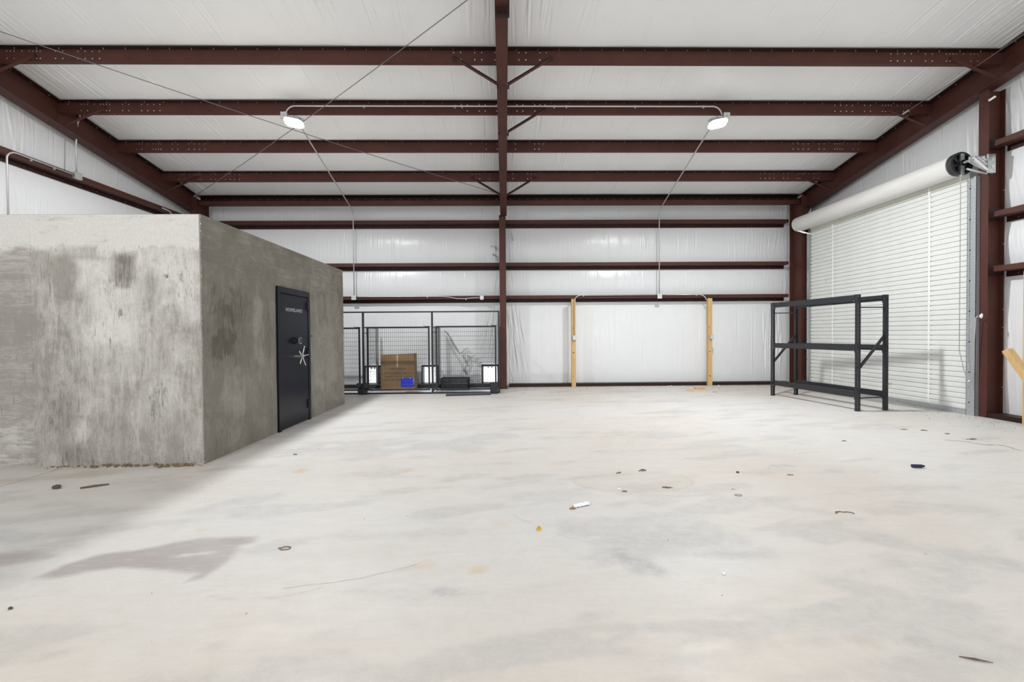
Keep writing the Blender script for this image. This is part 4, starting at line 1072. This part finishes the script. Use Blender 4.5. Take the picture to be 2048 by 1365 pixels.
for (a0, b0, a1, b1) in ((x0, y0, x1, y0), (x0, y1, x1, y1), (x0, y0, x0, y1), (x1, y0, x1, y1)):
    n = int(math.dist((a0, b0), (a1, b1))/.035)
    for i in range(n+1):
        xx = a0+(a1-a0)*i/n; yy = b0+(b1-b0)*i/n; cm.box(xx-.009, xx+.009, yy-.004, yy+.004, .012, z1)
    for zz in (.012, .09, .18, z1-.03): cm.box(min(a0, a1)-.004, max(a0, a1)+.004, min(b0, b1)-.005, max(b0, b1)+.005, zz, zz+.03)
cm.build('crate_walls', M['black'], t)
MB().box(x0, x1, y0, y1, .011, .03).build('crate_base', M['black'], t)
t = thing('black_bucket', 'small black box at the foot of the kennel corner post, left of the centre column', 'box', (-.28, 9.64, 0))
MB().box(-.33, -.16, 9.56, 9.66, .03, .235).build('box_body', M['black'], t, bevel=.01)
MB().box(-.335, -.155, 9.555, 9.665, .225, .245).build('lid', M['dark_rubber'], t, bevel=.004)
MB().box(-.32, -.17, 9.565, 9.655, 0, .03).build('foot', M['black'], t)
t = thing('dark_bundle', 'dark lumpy bundle around the foot of the kennel post nearest the concrete room', 'caster', (-3.135, 9.62, 0))  # dark bulges at the post foot, drawn as short discs on a plate
for q, (xx, zz, r_) in enumerate(((-3.22, .21, .055), (-3.06, .19, .05), (-3.10, .07, .06), (-3.19, .075, .05))):
    MB().cyl((xx, 9.60, zz), (xx, 9.645, zz), r_, 16).build('bundle_lump', M['dark_rubber'], t)
MB().box(-3.24, -3.04, 9.645, 9.66, .05, .25).build('bundle_plate', M['black'], t)
# bar on the floor
t = thing('floor_strip', 'dark rubber strip lying on the floor in front of the right kennel gate', 'strip', (-.8, 9.38, 0))
MB().hexa([(-1.27,9.27,.001),(-.31,9.40,.001),(-.31,9.46,.001),(-1.27,9.33,.001),(-1.26,9.28,.045),(-.32,9.41,.045),(-.32,9.45,.045),(-1.26,9.32,.045)]).build('strip_body', M['shelf'], t)
MB().bar((-1.26, 9.30, .046), (-.32, 9.43, .046), .012, .004).build('centre_ridge', M['galv'], t)
# torn insulation behind the right kennel
t = thing('torn_insulation', 'torn grey insulation flaps on the wall behind the right kennel', 'insulation', (-1.0, 10.85, .3))
q = random.Random(9)
def tear(pts, wds, name):
    mb = MB(); n0 = 0
    for i, ((x, z), w_) in enumerate(zip(pts, wds)):
        yy = 10.925 - q.uniform(0, .02)
        mb.v += [(x-w_+q.uniform(-.02, .02), yy, z+q.uniform(-.02, .02)), (x+w_+q.uniform(-.02, .02), yy-.02, z+q.uniform(-.02, .02)), (x, yy+.03, z)]
    for i in range(len(pts)-1):
        a = i*3; mb.f += [(a, a+1, a+4, a+3), (a+1, a+2, a+5, a+4), (a+2, a, a+3, a+5)]
    mb.build(name, M['grey_film'], t)
tear([(-1.50, 1.42), (-1.42, 1.33), (-1.36, 1.2), (-1.28, 1.07), (-1.22, .95), (-1.16, .87)], [.008, .018, .02, .02, .03, .02], 'flap')
tear([(-1.10, .86), (-1.04, .92), (-.98, .95), (-.92, .96)], [.03, .02, .015, .01], 'flap')
tear([(-1.06, .8), (-1.0, .7), (-.98, .6)], [.02, .012, .006], 'flap')
tear([(-.93, .78), (-.88, .72), (-.82, .76), (-.74, .8)], [.02, .04, .03, .015], 'flap')
tear([(-.90, .70), (-.95, .55), (-1.0, .42), (-.97, .3)], [.03, .025, .035, .03], 'flap')
tear([(-.86, .16), (-.78, .12), (-.70, .15), (-.64, .13)], [.02, .03, .025, .015], 'flap')
tear([(-.72, .58), (-.66, .6), (-.6, .62)], [.012, .01, .006], 'flap')
# grey patch on the back wall film left of the centre column
t2 = thing('insulation_patch', 'small torn patch of insulation on the back wall left of the centre column', 'insulation', (-.27, 10.9, 3.3)); t = t2
tear([(-.33, 3.50), (-.27, 3.52), (-.20, 3.49), (-.19, 3.42)], [.01, .025, .03, .01], 'flap')
tear([(-.28, 3.32), (-.24, 3.27), (-.17, 3.24), (-.16, 3.12)], [.01, .025, .025, .008], 'flap')
t3 = thing('insulation_patch', 'small torn marks in the back wall facing right of the centre column', 'insulation', (.25, 10.9, 3.7)); t = t3
tear([(.17, 3.84), (.19, 3.79), (.22, 3.74), (.20, 3.70), (.24, 3.66)], [.006, .008, .012, .006, .01], 'flap')

# ------------------------------------------------------------------ litter on the floor
def leafm(cx, cy, l, w_, a, seed, h=.006):
    w_ *= .7; l *= .9
    q = random.Random(seed); mb = MB(); n = 8; R = Matrix.Translation((cx, cy, 0)) @ Matrix.Rotation(a, 4, 'Z')
    top = []; bot = []
    for i in range(n+1):
        t_ = i/n; ww = w_*math.sin(math.pi*min(.97, max(.03, t_)))**.7*q.uniform(.25, 1.1); zz = .002+h*math.sin(t_*math.pi)*q.uniform(.3, 1)
        top.append(R @ Vector((l*(t_-.5), ww/2, zz+q.uniform(0, h)))); bot.append(R @ Vector((l*(t_-.5), -ww/2, zz)))
    for i in range(n):
        mb.quad(bot[i], bot[i+1], top[i+1], top[i]); 
        mb.quad(*(Vector(p)-Vector((0, 0, .0015)) for p in (top[i], top[i+1], bot[i+1], bot[i])))
    return mb
def litter(name, mb, mat, label, cat, group='floor litter'): return tag(mb.build(name, M[mat], None), label, cat, group)
litter('leaf', leafm(4.035, 5.117, .075, .035, .1, 1), 'leaf', 'small dry leaf on the floor in front of the black rack', 'leaf')
litter('leaf', leafm(5.29, 5.68, .09, .04, -.4, 2), 'leaf', 'dry leaf on the floor left of the three dark crumbs near the right wall', 'leaf')
litter('leaf', leafm(1.29, 4.085, .085, .05, .1, 3, .01), 'dirt', 'dark crumpled leaf at the far rim of the faint round floor stain', 'leaf')
litter('leaf', leafm(1.05, 4.03, .07, .03, .5, 4), 'leaf', 'pale brown leaf bit at the far left of the round floor stain', 'leaf')
litter('leaf', leafm(1.36, 3.63, .10, .045, -.1, 5), 'leaf', 'brown leaf on the right rim of the round floor stain', 'leaf')
litter('leaf', leafm(.975, 3.555, .05, .03, -.2, 6), 'leaf', 'tiny brown leaf on the near rim of the round floor stain', 'leaf')
litter('leaf', leafm(5.60, 5.13, .16, .05, .05, 7), 'dirt', 'long dark leaf scrap near the right edge beside the floor crack', 'leaf')
litter('leaf', leafm(4.61, 9.5, .14, .05, 0, 8), 'dirt', 'dark leaf on the floor between the brown offcut and the black rack', 'leaf')
litter('leaf', leafm(2.59, 3.914, .06, .03, -.3, 9), 'rust', 'reddish leaf flake right of centre on the open floor', 'leaf')
litter('leaf', leafm(-2.31, 4.80, .05, .025, .1, 10), 'dirt', 'dark leaf on the floor in front of the vault door', 'leaf')
litter('twig', MB().tube([(-3.66, 3.79, .008), (-3.58, 3.83, .012), (-3.50, 3.885, .008)], [.007, .009, .006], 6), 'twig', 'short dark twig on the floor in front of the concrete room', 'twig')
litter('twig', MB().tube([(1.80, 1.69, .004), (1.845, 1.672, .006), (1.90, 1.655, .003)], [.0015, .004, .001], 6), 'twig', 'thin dark twig near the bottom right corner of the photo', 'twig')
litter('pebble', MB().blob((-3.876, 3.805, .014), .035, .022, .018, 3, .3), 'dirt', 'grey brown clod on the floor left of the twig by the concrete room', 'stone')
litter('pebble', MB().blob((-2.38, 2.112, .005), .009, .007, .007, 4, .3), 'dirt', 'small dark pebble near the left edge of the foreground floor', 'stone')
litter('pebble', MB().blob((2.155, 4.0, .006), .013, .011, .009, 5, .2), 'dirt', 'round dark pebble alone on the open floor right of the round stain', 'stone')
litter('pebble', MB().blob((.944, 3.60, .006), .012, .01, .008, 6, .2), 'paper', 'tiny white chip inside the round floor stain', 'stone')
litter('pebble', MB().blob((1.17, 2.31, .005), .010, .008, .006, 7, .2), 'paper', 'tiny white chip on the foreground floor below the grey scuff', 'stone')
for q, (x, y) in enumerate(((5.50, 5.62), (5.60, 5.42))):
    litter('leaf', leafm(x, y, .09-.03*q, .05, -.2, 20+q), 'dirt', ['larger dark leaf near the right wall column foot', 'small dark leaf just nearer than the larger one by the right wall'][q], 'leaf')
litter('bottle_cap', MB().cyl((3.88, 4.085, .018), (3.965, 4.075, .018), .016, 12).cyl((3.965, 4.075, .018), (3.985, 4.072, .018), .011, 12), 'navy', 'small navy plastic tube on the floor at right', 'litter')
t = thing('rubber_plug', 'small yellow plastic cap on the floor near the photo centre', 'cap', (.217, 2.881, 0), 'floor litter')
MB().cyl((.217, 2.881, .001), (.217, 2.881, .013), .017, 14, .014).build('cap_body', M['yellow'], t)
MB().blob((.219, 2.881, .018), .009, .009, .007, 2, .2).build('cap_top', M['yellow'], t)
t = thing('plastic_scrap', 'crumpled white plastic scrap with a rusty tip lying mid floor', 'scrap', (.56, 3.28, 0), 'floor litter')
q = random.Random(3); mb = MB(); n = 9; rowv = []
for i in range(n):
    for j in range(4):
        x = .505+.13*i/(n-1); y = 3.25+.055*i/(n-1)+(j-1.5)*.018; mb.v.append((x, y, .003+.02*math.sin(math.pi*j/3)*q.uniform(.3, 1)+.006*q.random()))
for i in range(n-1):
    for j in range(3): a = i*4+j; mb.f.append((a, a+4, a+5, a+1))
mb.build('film_piece', M['paper'], t)
MB().blob((.494, 3.215, .007), .022, .012, .007, 8, .3).build('rusty_tip', M['rust'], t)
def loop(cx, cy, rx, ry, a, seed, mat, label, name='wire_loop', r=.0028, frac=1.0):
    q = random.Random(seed); P = []
    for i in range(15):
        th = 2*math.pi*frac*i/14; k = 1+q.uniform(-.25, .25)
        if i == 14 and frac == 1: P.append(P[0]); break
        x = rx*math.cos(th)*k; y = ry*math.sin(th)*k; P.append((cx+x*math.cos(a)-y*math.sin(a), cy+x*math.sin(a)+y*math.cos(a), .004))
    litter(name, MB().tube(P, r, 5, frac < 1), mat, label, 'wire')
loop(-1.355, 2.672, .035, .018, 0, 3, 'leaf', 'thin brown heart-shaped wire loop on the foreground floor')
loop(1.862, 3.44, .028, .02, 0, 4, 'stone', 'small pale wire ring on the open floor right of centre')
loop(2.42, 3.06, .06, .03, -.1, 5, 'leaf', 'curved brown string on the floor, right foreground', 'string', .003, .5)
loop(1.89, 3.55, .012, .03, .3, 6, 'stone', 'short straight wire bit behind the pale wire ring', 'wire_bit', .002, .4)
# tan offcuts by the back wall
t = thing('tan_offcut', 'flat tan brown offcuts on the floor between the wooden posts', 'offcut', (4.4, 9.9, 0), 'floor litter')
MB().hexa([(4.12,9.78,.001),(4.62,9.80,.001),(4.60,9.93,.001),(4.14,9.93,.001),(4.14,9.79,.018),(4.58,9.81,.022),(4.56,9.92,.022),(4.16,9.92,.014)]).build('lower_piece', M['brick_tan'], t)
MB().hexa([(4.38,9.93,.018),(4.60,9.94,.022),(4.60,10.03,.022),(4.38,10.03,.018),(4.38,9.93,.05),(4.60,9.94,.055),(4.60,10.03,.055),(4.38,10.03,.05)]).box(4.40, 4.58, 9.92, 10.02, .001, .018).build('upper_piece', M['brick_tan'], t)
t = thing('white_offcut', 'small pale scrap at the foot of the back wall between the wooden posts', 'scrap', (4.03, 10.6, 0), 'floor litter')
leafm(4.03, 10.6, .16, .08, .2, 31, .02).build('film_piece', M['paper'], t)
litter('pebble', MB().blob((5.24, 10.6, .012), .02, .02, .016, 12, .2), 'paper', 'white pebble beside the right wooden post foot', 'stone')
# crumbs along the foot of the concrete room and walls
mb = MB(); q = random.Random(77)
for k in range(90):
    x = q.uniform(-4.6, -3.05); y = 4.465-abs(q.gauss(0, .035)); r_ = q.uniform(.003, .014)*(1.2 if x > -4.2 else .7)
    mb.blob((x, y, r_*.5), r_*1.6, r_, r_, k, .3, 6, 4)
tag(mb.build('grit', M['leaf'], None), 'line of dark crumbs along the foot of the concrete room front', 'grit', None, 'stuff')
mb = MB()
for k in range(150):
    x = 7.2-abs(q.gauss(0, .5)); y = q.uniform(4.6, 7.6); r_ = q.uniform(.002, .007)
    mb.blob((x, y, r_*.5), r_*1.6, r_, r_, k, .3, 6, 4)
for k in range(140):
    x = q.uniform(.2, 7.0); y = 10.75-abs(q.gauss(0, .6)); r_ = q.uniform(.003, .009)
    mb.blob((x, y, r_*.5), r_*2, r_, r_*.8, k, .3, 6, 4)
for k in range(110):
    x = q.uniform(-3, 5.5); y = q.uniform(1.6, 9); r_ = q.uniform(.001, .0035)
    mb.blob((x, y, r_*.5), r_*1.6, r_, r_, k, .3, 6, 4)
tag(mb.build('grit', M['stone'], None), 'scattered fine grit over the hall floor', 'grit', None, 'stuff')
